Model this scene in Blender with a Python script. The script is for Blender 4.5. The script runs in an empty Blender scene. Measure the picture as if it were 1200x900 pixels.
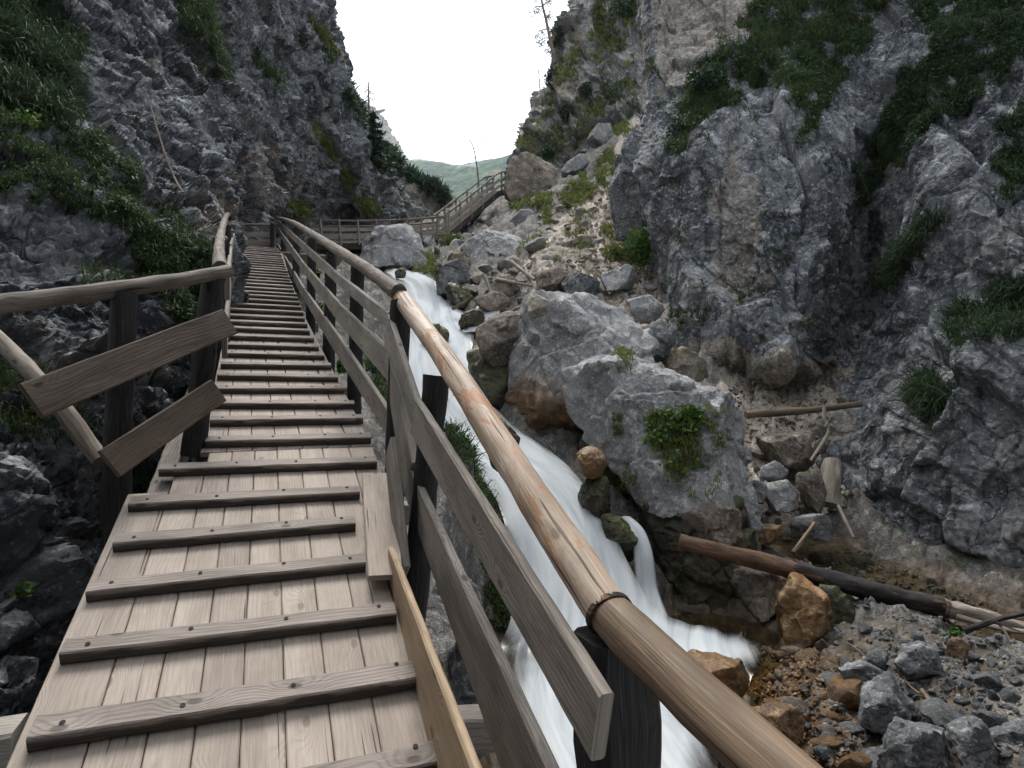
import bpy, bmesh, math, random
import numpy as np
from mathutils import Vector
R = math.radians
rng = np.random.default_rng(7)
random.seed(7)
S = bpy.context.scene
COL = S.collection

# ------------------------------------------------------------------ camera, sky, sun, exposure
FPX = 700.0                                   # focal length in photo pixels (photo 1200 px wide)
cam_d = bpy.data.cameras.new('camera'); cam = bpy.data.objects.new('camera', cam_d); COL.objects.link(cam)
cam.location = (0, 0, 0); cam.rotation_euler = (R(90), 0, 0)
cam_d.sensor_width = 36; cam_d.lens = 36 * FPX / 1200; cam_d.clip_start = 0.05; cam_d.clip_end = 6000
S.camera = cam
SUN_EL, SUN_AZ = R(58), R(-15)                # light falls from high ahead, down the gorge
w = bpy.data.worlds.new('World'); S.world = w; w.use_nodes = True
nt = w.node_tree; nt.nodes.clear()
sky = nt.nodes.new('ShaderNodeTexSky'); sky.sky_type = 'NISHITA'; sky.sun_disc = False
sky.sun_elevation = SUN_EL; sky.sun_rotation = SUN_AZ
tc = nt.nodes.new('ShaderNodeTexCoord')
cn = nt.nodes.new('ShaderNodeTexNoise'); cn.inputs['Scale'].default_value = 2.0; cn.inputs['Detail'].default_value = 4
cr = nt.nodes.new('ShaderNodeMapRange'); cr.inputs['To Min'].default_value = 10.2; cr.inputs['To Max'].default_value = 11.6
cc = nt.nodes.new('ShaderNodeVectorMath'); cc.operation = 'SCALE'; cc.inputs[0].default_value = (0.94, 0.99, 1.05)
mx = nt.nodes.new('ShaderNodeMix'); mx.data_type = 'RGBA'; mx.inputs[0].default_value = 0.9
bg = nt.nodes.new('ShaderNodeBackground'); bg.inputs['Strength'].default_value = 0.066
wo = nt.nodes.new('ShaderNodeOutputWorld')
L = nt.links.new
L(tc.outputs['Generated'], cn.inputs['Vector']); L(cn.outputs['Fac'], cr.inputs['Value'])
L(cr.outputs[0], cc.inputs['Scale']); L(sky.outputs[0], mx.inputs[6]); L(cc.outputs[0], mx.inputs[7])
L(mx.outputs[2], bg.inputs['Color']); L(bg.outputs[0], wo.inputs['Surface'])
sd = bpy.data.lights.new('sun', 'SUN'); sun = bpy.data.objects.new('sun', sd); COL.objects.link(sun)
sd.energy = 1.5; sd.angle = R(22); sd.color = (1.0, 0.97, 0.92)
sdir = Vector((math.sin(SUN_AZ) * math.cos(SUN_EL), math.cos(SUN_AZ) * math.cos(SUN_EL), math.sin(SUN_EL)))
sun.rotation_euler = sdir.to_track_quat('Z', 'Y').to_euler()
S.view_settings.view_transform = 'Standard'; S.view_settings.look = 'None'
S.view_settings.exposure = 1.5; S.view_settings.gamma = 1; S.view_settings.use_curve_mapping = False
S.cycles.max_bounces = 5; S.cycles.diffuse_bounces = 3; S.cycles.glossy_bounces = 2
S.cycles.transparent_max_bounces = 12; S.cycles.transmission_bounces = 3; S.cycles.volume_bounces = 0
S.cycles.use_denoising = True

# ------------------------------------------------------------------ noise
def _h(ix, iy, iz, s):
    with np.errstate(over='ignore'):
        x = ix.astype(np.int64).astype(np.uint32) * np.uint32(374761393) + iy.astype(np.int64).astype(np.uint32) * np.uint32(668265263) \
            + iz.astype(np.int64).astype(np.uint32) * np.uint32(2147483647 - 58) + np.uint32((s * 1274126177) & 0xffffffff)
        x = (x ^ (x >> np.uint32(13))) * np.uint32(1274126177)
        x = (x ^ (x >> np.uint32(16))) * np.uint32(2246822519)
        x = x ^ (x >> np.uint32(15))
    return x
def _f(x): return x.astype(np.float64) / 4294967295.0
def noise(p, s=0):
    i = np.floor(p); f = p - i; q = f * f * f * (f * (f * 6 - 15) + 10)
    out = 0
    for dx in (0, 1):
        for dy in (0, 1):
            for dz in (0, 1):
                h = _h(i[:, 0] + dx, i[:, 1] + dy, i[:, 2] + dz, s)
                a = _f(h) * 2 * np.pi; zz = _f(h * np.uint32(2654435761)) * 2 - 1; r = np.sqrt(1 - zz * zz)
                g = r * np.cos(a) * (f[:, 0] - dx) + r * np.sin(a) * (f[:, 1] - dy) + zz * (f[:, 2] - dz)
                out = out + g * (q[:, 0] if dx else 1 - q[:, 0]) * (q[:, 1] if dy else 1 - q[:, 1]) * (q[:, 2] if dz else 1 - q[:, 2])
    return out * 1.5
def fbm(p, octs=4, s=0, gain=0.5):
    o = 0; a = 1.0
    for k in range(octs):
        o = o + a * noise(p * 2.03 ** k + 17.3 * k, s + k); a *= gain
    return o
def facet(p, s=0, soft=.055):
    """blocky fractured rock: every cell is a tilted plane of its own, planes meet in soft joints; value and closeness to a joint"""
    b = np.floor(p - 0.5)
    n = len(p); d1 = np.full(n, 9e9); d2 = np.full(n, 9e9); v1 = np.zeros(n); v2 = np.zeros(n)
    for dx in (0, 1):
        for dy in (0, 1):
            for dz in (0, 1):
                ix, iy, iz = b[:, 0] + dx, b[:, 1] + dy, b[:, 2] + dz
                h = _h(ix, iy, iz, s); h2 = h * np.uint32(2654435761); h2 ^= h2 >> np.uint32(15)
                h3 = h2 * np.uint32(2246822519); h3 ^= h3 >> np.uint32(13)
                r1, r2, r3 = _f(h), _f(h2), _f(h3)
                vx = p[:, 0] - (ix + .5 + (r1 - .5) * .7); vy = p[:, 1] - (iy + .5 + (r2 - .5) * .7); vz = p[:, 2] - (iz + .5 + (r3 - .5) * .7)
                d = np.sqrt(vx * vx + vy * vy + vz * vz)
                a = r2 * 40.0; z2 = ((r1 * 97.0) % 1.0) * 2 - 1; rr = np.sqrt(1 - z2 * z2)
                v = (rr * np.cos(a) * vx + rr * np.sin(a) * vy + z2 * vz) * 1.2 + (((r3 * 53.0) % 1.0) - .5) * .9
                near = d < d1; mid = (~near) & (d < d2)
                d2 = np.where(near, d1, np.where(mid, d, d2)); v2 = np.where(near, v1, np.where(mid, v, v2))
                v1 = np.where(near, v, v1); d1 = np.where(near, d, d1)
    e = d2 - d1; k = np.clip(e / soft, 0, 1); k = k * k * (3 - 2 * k)
    return .5 * (v1 + v2) * (1 - k) + v1 * k, e
def rock_disp(p, size, amp, s=0, octs=3, shear=None, gain=.45, crack=.45):
    q = p if shear is None else p @ shear
    q = q + 0.11 * size * np.stack([fbm(p / size * 1.1, 2, s + 31), fbm(p / size * 1.1 + 9, 2, s + 37), fbm(p / size * 1.1 + 21, 2, s + 41)], 1)
    d = 0; a = amp
    for k in range(octs):
        v, e = facet(q / size * 2.3 ** k + 5.1 * k, s + 3 * k)
        d = d + a * v - a * crack * np.clip(1 - e / .07, 0, 1); a *= gain
    d = d + amp * .22 * fbm(p / size * 2.2, 5, s + 50, .5)
    return d
# bedding frames: blocks stretched along a dip
def shear(ax, sx, sy, sz):
    a = R(ax); c, s_ = math.cos(a), math.sin(a)
    return np.array([[c / sx, 0, s_ / sz], [0, 1 / sy, 0], [-s_ / sx, 0, c / sz]])

# ------------------------------------------------------------------ geometry helpers
def P(u, v, t): return np.array([(u - 600) / FPX * t, t, (450 - v) / FPX * t])
def pix(p): return 600 + FPX * p[:, 0] / p[:, 1], 450 - FPX * p[:, 2] / p[:, 1]
def unit(v): v = np.asarray(v, float); return v / (np.linalg.norm(v, axis=-1, keepdims=True) + 1e-12)
def inpoly(u, v, poly):
    r = np.zeros(len(u), bool); j = len(poly) - 1
    for i in range(len(poly)):
        xi, yi = poly[i]; xj, yj = poly[j]
        if yi != yj: r ^= ((yi > v) != (yj > v)) & (u < (xj - xi) * (v - yi) / (yj - yi) + xi)
        j = i
    return r
def mesh_np(name, V, F, mat=None, parent=None, smooth=True, uv=None, attrs=None):
    """V (n,3); F (m,k) array or a list of arrays of different k"""
    Fs = F if isinstance(F, list) else [F]
    Fs = [f for f in Fs if len(f)]
    me = bpy.data.meshes.new(name)
    me.vertices.add(len(V)); me.vertices.foreach_set('co', np.asarray(V, np.float32).ravel())
    lv = np.concatenate([f.ravel() for f in Fs]).astype(np.int32)
    ln = np.concatenate([np.full(len(f), f.shape[1]) for f in Fs]).astype(np.int32)
    me.loops.add(len(lv)); me.loops.foreach_set('vertex_index', lv)
    me.polygons.add(len(ln)); me.polygons.foreach_set('loop_start', np.concatenate([[0], np.cumsum(ln)[:-1]]).astype(np.int32))
    me.polygons.foreach_set('loop_total', ln)
    me.polygons.foreach_set('use_smooth', np.full(len(ln), smooth))
    if uv is not None:
        l = me.uv_layers.new(name='UVMap'); l.data.foreach_set('uv', np.asarray(uv, np.float32).ravel())
    for k, a in (attrs or {}).items():
        at = me.attributes.new(k, 'FLOAT', 'POINT'); at.data.foreach_set('value', np.asarray(a, np.float32))
    me.update(); me.validate()
    o = bpy.data.objects.new(name, me); COL.objects.link(o)
    if mat: me.materials.append(mat)
    if parent: o.parent = parent
    return o
def tag(o, label=None, cat=None, group=None, kind=None):
    if label: o['label'] = label
    if cat: o['category'] = cat
    if group: o['group'] = group
    if kind: o['kind'] = kind
    return o
def thing(name, label, cat, group=None, loc=(0, 0, 0)):
    o = bpy.data.objects.new(name, None); COL.objects.link(o); o.location = loc
    return tag(o, label, cat, group)
def catmull(A, n, axis=0):
    A = np.moveaxis(np.asarray(A, float), axis, 0); m = len(A)
    x = np.linspace(0, m - 1, n); i = np.clip(np.floor(x).astype(int), 0, m - 2); f = (x - i).reshape([-1] + [1] * (A.ndim - 1))
    p0 = A[np.clip(i - 1, 0, m - 1)]; p1 = A[i]; p2 = A[i + 1]; p3 = A[np.clip(i + 2, 0, m - 1)]
    o = .5 * ((2 * p1) + (-p0 + p2) * f + (2 * p0 - 5 * p1 + 4 * p2 - p3) * f ** 2 + (-p0 + 3 * p1 - 3 * p2 + p3) * f ** 3)
    return np.moveaxis(o, 0, axis)
def grid_faces(nr, nc):
    i = np.arange(nr * nc).reshape(nr, nc)
    return np.stack([i[:-1, :-1], i[:-1, 1:], i[1:, 1:], i[1:, :-1]], -1).reshape(-1, 4)
def grid_normals(G):
    n = np.cross(np.gradient(G, axis=1), np.gradient(G, axis=0)); n = unit(n)
    flip = np.sum(n * -G, -1, keepdims=True) < 0
    # one orientation for the whole sheet
    return -n if flip.mean() > .5 else n
def cat_at(A, x, axis=0):
    A = np.moveaxis(np.asarray(A, float), axis, 0); m = len(A); i = np.clip(np.floor(x).astype(int), 0, m - 2); f = (x - i).reshape([-1] + [1] * (A.ndim - 1))
    p0 = A[np.clip(i - 1, 0, m - 1)]; p1 = A[i]; p2 = A[i + 1]; p3 = A[np.clip(i + 2, 0, m - 1)]
    return np.moveaxis(.5 * ((2 * p1) + (-p0 + p2) * f + (2 * p0 - 5 * p1 + 4 * p2 - p3) * f ** 2 + (-p0 + 3 * p1 - 3 * p2 + p3) * f ** 3), 0, axis)
def px_grid(rows, nr, nc):
    """rows of (u, v, t): smooth sheet through points given by sight line and real distance; denser where the sheet is long"""
    A = np.array(rows, float); A[..., 2] = np.log(A[..., 2])
    def xyz(B): t = np.exp(B[..., 2]); return np.stack([(B[..., 0] - 600) / FPX * t, t, (450 - B[..., 1]) / FPX * t], -1)
    for ax, n in ((0, nr), (1, nc)):
        k = A.shape[ax]; x0 = np.linspace(0, k - 1, 400); G = xyz(cat_at(A, x0, ax)); d = np.linalg.norm(np.diff(G, axis=ax), axis=-1) / np.take(G[..., 1], range(399), axis=ax)
        B = cat_at(A, x0, ax); inside = (np.abs(np.take(B[..., 0], range(399), axis=ax) - 600) < 720) & (np.abs(np.take(B[..., 1], range(399), axis=ax) - 450) < 560)
        d = np.minimum(d, .03) * np.where(inside, 1, .12); wgt = d.mean(axis=1 - ax) + d.max(axis=1 - ax) * .35
        c = np.concatenate([[0], np.cumsum(wgt)]); A = cat_at(A, np.interp(np.linspace(0, c[-1], n), c, x0), ax)
    return xyz(A)

# ------------------------------------------------------------------ materials
MATS = {}
class NB:
    def __init__(s, name):
        s.m = bpy.data.materials.new(name); s.m.use_nodes = True; s.t = s.m.node_tree; s.t.nodes.clear()
        s.out = s.n('ShaderNodeOutputMaterial')
    def n(s, ty, **kw):
        x = s.t.nodes.new(ty)
        for k, v in kw.items(): setattr(x, k, v)
        return x
    def l(s, a, b): s.t.links.new(a, b)
    def val(s, sock, v):
        if hasattr(v, 'is_output'): s.l(v, sock)
        else: sock.default_value = v
    def noise(s, vec, scale, detail=4, rough=.55, dist=0, ty=None):
        x = s.n('ShaderNodeTexNoise'); s.l(vec, x.inputs['Vector'])
        if ty: x.noise_type = ty
        x.inputs['Scale'].default_value = scale; x.inputs['Detail'].default_value = detail
        x.inputs['Roughness'].default_value = rough; x.inputs['Distortion'].default_value = dist
        return x.outputs['Fac']
    def ramp(s, v, a, b, lo=0., hi=1., smooth=True):
        x = s.n('ShaderNodeMapRange'); x.interpolation_type = 'SMOOTHSTEP' if smooth else 'LINEAR'
        s.l(v, x.inputs['Value'])
        for k, q in (('From Min', a), ('From Max', b), ('To Min', lo), ('To Max', hi)): x.inputs[k].default_value = q
        return x.outputs[0]
    def math(s, op, a, b=0.):
        x = s.n('ShaderNodeMath', operation=op); s.val(x.inputs[0], a); s.val(x.inputs[1], b); return x.outputs[0]
    def mix(s, f, a, b, blend='MIX'):
        x = s.n('ShaderNodeMix', data_type='RGBA', blend_type=blend)
        s.val(x.inputs[0], f)
        for k, c in ((6, a), (7, b)):
            if hasattr(c, 'is_output'): s.l(c, x.inputs[k])
            else: x.inputs[k].default_value = (*c, 1)
        return x.outputs[2]
    def comb(s, x, y, z=0.):
        c = s.n('ShaderNodeCombineXYZ')
        for k, v in zip('XYZ', (x, y, z)): s.val(c.inputs[k], v)
        return c.outputs[0]
    def bump(s, h, strength, dist, prev=None):
        b = s.n('ShaderNodeBump'); b.inputs['Strength'].default_value = strength; b.inputs['Distance'].default_value = dist
        s.l(h, b.inputs['Height'])
        if prev: s.l(prev, b.inputs['Normal'])
        return b.outputs[0]
    def done(s, col, rough, normal=None, spec=.3, extra=None):
        p = s.n('ShaderNodeBsdfPrincipled'); s.val(p.inputs['Base Color'], col if hasattr(col, 'is_output') else (*col, 1))
        s.val(p.inputs['Roughness'], rough); s.val(p.inputs['Specular IOR Level'], spec)
        if normal: s.l(normal, p.inputs['Normal'])
        s.p = p
        s.l(p.outputs[0], s.out.inputs['Surface']); return s.m
def rock_mat(name, dark, mid, light, tan=None, tan_amt=.3, moss=None, moss_amt=0., wet=None, fscale=1., streak=0., spec=.25, rough=.85, fleck=.55, cracks=.55):
    b = NB(name); tcn = b.n('ShaderNodeTexCoord'); oi = b.n('ShaderNodeObjectInfo')
    off = b.n('ShaderNodeVectorMath', operation='MULTIPLY_ADD')
    b.l(tcn.outputs['Object'], off.inputs[0]); off.inputs[1].default_value = (1, 1, 1)
    rv = b.math('MULTIPLY', oi.outputs['Random'], 40.); b.l(b.comb(rv, rv, rv), off.inputs[2])
    v = off.outputs[0]
    big = b.noise(v, .55 * fscale, 6, .62, .4); med = b.noise(v, 3.2 * fscale, 8, .7, .3); fine = b.noise(v, 17 * fscale, 6, .72)
    rid = b.noise(v, 2.3 * fscale, 8, .6, .6, 'RIDGED_MULTIFRACTAL')
    vo = b.n('ShaderNodeTexVoronoi', feature='DISTANCE_TO_EDGE'); vo.inputs['Scale'].default_value = 1.9 * fscale
    wv = b.n('ShaderNodeVectorMath', operation='MULTIPLY_ADD'); nz = b.n('ShaderNodeTexNoise'); nz.inputs['Scale'].default_value = 1.6 * fscale; nz.inputs['Detail'].default_value = 5
    b.l(v, nz.inputs['Vector']); b.l(nz.outputs['Color'], wv.inputs[0]); wv.inputs[1].default_value = (.9 / fscale,) * 3; b.l(v, wv.inputs[2])
    b.l(wv.outputs[0], vo.inputs['Vector'])
    crack = b.ramp(vo.outputs['Distance'], .0, .045)
    col = b.mix(b.ramp(big, .34, .66), dark, mid)
    col = b.mix(b.ramp(med, .5, .68), col, light)
    col = b.mix(b.math('MULTIPLY', b.ramp(fine, .54, .70), fleck), col, tuple(min(.75, c * 1.45) for c in light))
    col = b.mix(b.math('MULTIPLY', b.ramp(fine, .47, .33), .75), col, tuple(c * .45 for c in dark))
    if tan:
        tn = b.noise(v, .8 * fscale, 5, .6, .8)
        col = b.mix(b.math('MULTIPLY', b.ramp(tn, .52, .68), tan_amt), col, tan)
    if streak:
        sv = b.n('ShaderNodeVectorMath', operation='MULTIPLY'); b.l(v, sv.inputs[0]); sv.inputs[1].default_value = (1.6, 1.6, .16)
        st = b.noise(sv.outputs[0], 1.3, 6, .65, .4)
        col = b.mix(b.math('MULTIPLY', b.ramp(st, .54, .66), streak), col, tuple(c * .4 for c in dark))
        st2 = b.noise(sv.outputs[0], .8, 6, .65, .3)
        col = b.mix(b.math('MULTIPLY', b.ramp(st2, .56, .7), streak * .5), col, light)
    col = b.mix(b.math('MULTIPLY', b.math('SUBTRACT', 1., crack), cracks), col, tuple(c * .3 for c in dark))
    if tan:
        ta = b.n('ShaderNodeAttribute', attribute_name='tan')
        col = b.mix(b.math('MULTIPLY', ta.outputs['Fac'], b.ramp(med, .25, .6)), col, b.mix(b.ramp(fine, .4, .62), tuple(c * .75 for c in tan), tuple(min(.7, c * 1.5) for c in tan)))
    g = b.n('ShaderNodeNewGeometry'); sx = b.n('ShaderNodeSeparateXYZ'); b.l(g.outputs['Normal'], sx.inputs[0])
    if wet:                                             # below a world height the stone is soaked, browner and glossy
        z0, z1, wc = wet
        sp = b.n('ShaderNodeSeparateXYZ'); b.l(g.outputs['Position'], sp.inputs[0])
        wn = b.math('ADD', sp.outputs['Z'], b.math('MULTIPLY', b.math('SUBTRACT', big, .5), 1.2))
        wf = b.ramp(wn, z0, z1, 1., 0.)
        wcol = b.mix(b.ramp(med, .4, .62), tuple(c * .35 for c in wc), wc)
        col = b.mix(b.math('MULTIPLY', wf, .9), col, wcol)
    if moss:
        mn = b.noise(v, 1.7 * fscale, 6, .68)
        mf = b.math('MULTIPLY', b.ramp(sx.outputs['Z'], .1, .75), b.ramp(mn, .62 - .3 * moss_amt, .72 - .3 * moss_amt))
        mc = b.mix(fine, tuple(c * .5 for c in moss), tuple(min(1, c * 1.5) for c in moss))
        col = b.mix(mf, col, mc)
    n1 = b.bump(b.math('ADD', b.math('MULTIPLY', rid, .5), b.math('MULTIPLY', med, 1.)), .9, .07 / fscale)
    n2 = b.bump(b.math('ADD', fine, b.math('MULTIPLY', crack, cracks)), .9, .02 / fscale, n1)
    ro = rough
    if wet: ro = b.ramp(wf, 0., 1., rough, .35)
    MATS[name] = b.done(col, ro, n2, spec); return b.m
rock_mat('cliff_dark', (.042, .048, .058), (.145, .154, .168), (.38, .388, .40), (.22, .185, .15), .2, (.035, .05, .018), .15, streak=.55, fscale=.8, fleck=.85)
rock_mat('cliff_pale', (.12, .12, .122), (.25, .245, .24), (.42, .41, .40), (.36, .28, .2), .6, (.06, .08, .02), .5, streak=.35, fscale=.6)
rock_mat('cliff_right', (.052, .058, .068), (.18, .189, .20), (.44, .446, .452), (.32, .27, .215), .2, (.045, .06, .02), .08, streak=.65, fscale=.75, fleck=.85)
rock_mat('rock_pale', (.17, .17, .175), (.30, .30, .303), (.48, .478, .475), (.35, .31, .27), .2, (.07, .09, .02), .08, fscale=1.2, wet=(-2.7, -2.1, (.21, .12, .045)), cracks=.15, fleck=.85)
rock_mat('rock_big', (.17, .17, .175), (.30, .30, .303), (.48, .478, .475), (.35, .31, .27), .2, (.07, .09, .02), .05, fscale=1.2, wet=(-.35, .4, (.27, .15, .055)), cracks=.15, fleck=.85)
rock_mat('rock_grey', (.06, .063, .068), (.165, .168, .172), (.34, .34, .34), (.22, .185, .15), .25, (.05, .07, .02), .1, fscale=1.6, cracks=.2, fleck=.7)
rock_mat('rock_tan', (.2, .165, .13), (.38, .33, .285), (.54, .49, .44), (.42, .33, .24), .6, (.08, .1, .02), .1, fscale=1.4, cracks=.2)
rock_mat('rock_rust', (.06, .032, .012), (.19, .098, .034), (.34, .215, .10), (.30, .15, .05), .5, (.03, .04, .01), .15, fscale=2., rough=.4, spec=.45, fleck=.3, cracks=.15)
rock_mat('rock_moss', (.014, .014, .010), (.045, .036, .02), (.13, .10, .06), (.13, .075, .02), .5, (.05, .062, .012), .75, fscale=1.8, rough=.5, spec=.4, fleck=.2, cracks=.2)
rock_mat('rock_brown', (.09, .075, .062), (.22, .185, .155), (.36, .31, .26), (.36, .27, .18), .6, (.05, .06, .02), .1, fscale=1., cracks=.25)
rock_mat('ground_rock', (.065, .06, .056), (.155, .144, .134), (.30, .28, .262), (.42, .36, .305), .3, (.05, .07, .02), .15, wet=(-3.02, -2.55, (.115, .078, .048)), fscale=2.2)

def wood_mat(name, base, dark, light, grain=.55, rough=.8, spec=.25, knots=.8, blotch=None, blotch_amt=0., moss=0., fine=1., side_col=None, check=.70):
    b = NB(name); uvn = b.n('ShaderNodeUVMap'); sx = b.n('ShaderNodeSeparateXYZ'); b.l(uvn.outputs[0], sx.inputs[0])
    u, v = sx.outputs['X'], sx.outputs['Y']
    idn = b.n('ShaderNodeAttribute', attribute_name='pid'); pid = idn.outputs['Fac']
    vo = b.n('ShaderNodeTexVoronoi', voronoi_dimensions='2D', feature='F1'); vo.inputs['Scale'].default_value = 1.
    b.l(b.comb(b.math('MULTIPLY', u, 3.2), b.math('MULTIPLY', v, 6.)), vo.inputs['Vector'])
    ks = b.n('ShaderNodeSeparateColor'); b.l(vo.outputs['Color'], ks.inputs[0])
    kd = b.math('ADD', vo.outputs['Distance'], b.ramp(ks.outputs[0], .55, .6, .6, 0.)); kn = b.ramp(kd, .05, .40, 1., 0.)
    warp = b.noise(b.comb(b.math('MULTIPLY', u, 1.1), b.math('MULTIPLY', v, 5.), pid), 1., 3, .5)
    wv = b.math('ADD', b.math('ADD', v, b.math('MULTIPLY', warp, .16)), b.math('MULTIPLY', kn, .05))
    ring = b.math('SINE', b.math('MULTIPLY', wv, 2 * math.pi * 62 * fine))
    ring = b.ramp(ring, -.3, 1., 0., 1.)
    fib = b.noise(b.comb(b.math('MULTIPLY', u, 5.), b.math('MULTIPLY', v, 190.), pid), 1., 4, .65)
    bl = b.noise(b.comb(b.math('MULTIPLY', u, 2.), b.math('MULTIPLY', v, 7.), pid), 1., 5, .6, .5)
    col = b.mix(b.ramp(bl, .33, .68), dark, base)
    col = b.mix(b.math('MULTIPLY', ring, grain * .6), col, tuple(c * .5 for c in dark))
    col = b.mix(b.math('MULTIPLY', b.ramp(fib, .5, .72), .6), col, light)
    col = b.mix(b.math('MULTIPLY', b.ramp(fib, .45, .28), grain), col, tuple(c * .4 for c in dark))
    col = b.mix(b.math('MULTIPLY', b.ramp(kd, .09, .045), knots), col, tuple(c * .4 for c in dark))
    # each plank a little different
    hs = b.n('ShaderNodeHueSaturation'); b.l(col, hs.inputs['Color'])
    wn = b.n('ShaderNodeTexWhiteNoise', noise_dimensions='1D'); b.l(pid, wn.inputs['W'])
    b.l(b.ramp(wn.outputs['Value'], 0., 1., .89, 1.10, False), hs.inputs['Value']); col = hs.outputs[0]
    stn = b.noise(b.n('ShaderNodeTexCoord').outputs['Object'], 1.3, 6, .68, .6)
    col = b.mix(b.math('MULTIPLY', b.ramp(stn, .52, .70), .55), col, tuple(c * .75 for c in dark))
    if blotch:
        bn = b.noise(b.comb(b.math('MULTIPLY', u, 1.6), b.math('MULTIPLY', v, 6.), pid), 1., 6, .68, 1.2)
        bf = b.ramp(bn, .535, .575)
        col = b.mix(b.math('MULTIPLY', bf, blotch_amt), col, blotch)
        bd = b.noise(b.comb(b.math('MULTIPLY', u, 2.2), b.math('MULTIPLY', v, 9.), pid), 1.7, 6, .7, .8)
        col = b.mix(b.math('MULTIPLY', b.ramp(bd, .58, .66), .6), col, dark)
    if moss:
        mn = b.noise(b.comb(b.math('MULTIPLY', u, 7.), b.math('MULTIPLY', v, 16.), pid), 1., 5, .7)
        col = b.mix(b.math('MULTIPLY', b.ramp(mn, .56, .68), moss), col, (.07, .085, .035))
    crk = b.noise(b.comb(b.math('MULTIPLY', u, 1.3), b.math('MULTIPLY', v, 60.), pid), 1., 2, .5)
    cf = b.ramp(crk, check, check + .05); col = b.mix(b.math('MULTIPLY', cf, .8), col, tuple(c * .12 for c in dark))
    if side_col:                                            # sides darker, top face paler, edge broken by noise
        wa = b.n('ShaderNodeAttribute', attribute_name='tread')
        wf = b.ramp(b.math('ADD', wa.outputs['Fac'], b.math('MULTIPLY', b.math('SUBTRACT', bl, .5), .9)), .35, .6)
        col = b.mix(wf, b.mix(b.ramp(fib, .45, .7), side_col, tuple(c * 1.9 for c in side_col)), col)
    hgt = b.math('SUBTRACT', b.math('ADD', b.math('MULTIPLY', fib, .6), b.math('MULTIPLY', ring, -.25)), b.math('MULTIPLY', cf, .8))
    MATS[name] = b.done(col, rough, b.bump(hgt, .7, .004), spec); return b.m
wood_mat('deck_wood', (.40, .338, .287), (.285, .236, .198), (.475, .408, .352), .20, .75, knots=.55, check=.68)
wood_mat('cleat_wood', (.34, .292, .258), (.20, .17, .148), (.45, .395, .35), .5, .8, side_col=(.062, .054, .049))
wood_mat('rail_wood', (.295, .258, .224), (.165, .143, .124), (.44, .40, .358), .55, .82, moss=.35)
wood_mat('rail_wood_pale', (.32, .285, .25), (.18, .16, .142), (.47, .43, .395), .5, .82, moss=.3)
wood_mat('fresh_wood', (.44, .335, .225), (.31, .22, .14), (.54, .43, .30), .4, .75, knots=.9)
wood_mat('brown_wood', (.155, .118, .09), (.085, .064, .05), (.25, .20, .16), .5, .75)
wood_mat('post_wood', (.042, .039, .038), (.018, .017, .018), (.11, .104, .10), .6, .85, moss=.2)
wood_mat('log_wood', (.50, .405, .325), (.30, .215, .15), (.62, .53, .44), .3, .6, blotch=(.34, .155, .068), blotch_amt=.88, fine=.3, check=.62)
wood_mat('log_wood_brown', (.225, .155, .10), (.105, .07, .045), (.34, .25, .175), .4, .6, fine=.35, check=.62)
wood_mat('log_wood_grey', (.21, .172, .14), (.10, .08, .066), (.33, .285, .245), .5, .75, fine=.4, check=.63)
wood_mat('drift_wood', (.36, .31, .26), (.19, .155, .125), (.52, .47, .41), .5, .8, fine=.5)
wood_mat('bark_wood', (.18, .105, .065), (.075, .045, .03), (.36, .25, .17), .6, .75, blotch=(.30, .13, .05), blotch_amt=.8, fine=.5)
wood_mat('burnt_wood', (.032, .030, .031), (.012, .012, .014), (.20, .15, .11), .7, .8, blotch=(.19, .10, .055), blotch_amt=.8, fine=.5)
wood_mat('stick_wood', (.20, .15, .11), (.10, .072, .052), (.36, .29, .23), .5, .8, fine=.5)

def leaf_mat(name, c0, c1, c2, amt2=.2, rough=.6):
    b = NB(name); a = b.n('ShaderNodeAttribute', attribute_name='rnd')
    col = b.mix(a.outputs['Fac'], c0, c1)
    wn = b.n('ShaderNodeTexWhiteNoise', noise_dimensions='1D'); b.l(a.outputs['Fac'], wn.inputs['W'])
    col = b.mix(b.ramp(wn.outputs['Value'], 1 - amt2 - .02, 1 - amt2 + .02), col, c2)
    b.done(col, rough, None, .2)
    tr = b.n('ShaderNodeBsdfTranslucent'); b.l(col, tr.inputs['Color'])
    ms = b.n('ShaderNodeMixShader'); ms.inputs[0].default_value = .25
    b.l(b.p.outputs[0], ms.inputs[1]); b.l(tr.outputs[0], ms.inputs[2]); b.l(ms.outputs[0], b.out.inputs['Surface'])
    MATS[name] = b.m
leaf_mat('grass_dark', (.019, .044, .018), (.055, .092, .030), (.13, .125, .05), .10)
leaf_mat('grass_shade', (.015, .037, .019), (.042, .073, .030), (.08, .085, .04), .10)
leaf_mat('grass_light', (.07, .11, .022), (.15, .19, .05), (.25, .21, .09), .16)
leaf_mat('leaf_green', (.03, .085, .018), (.09, .17, .03), (.27, .24, .03), .09)
leaf_mat('pine_needle', (.012, .030, .018), (.032, .062, .030), (.05, .07, .03), .15)
leaf_mat('dry_twig', (.10, .085, .07), (.16, .14, .12), (.2, .18, .15), .2)

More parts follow.
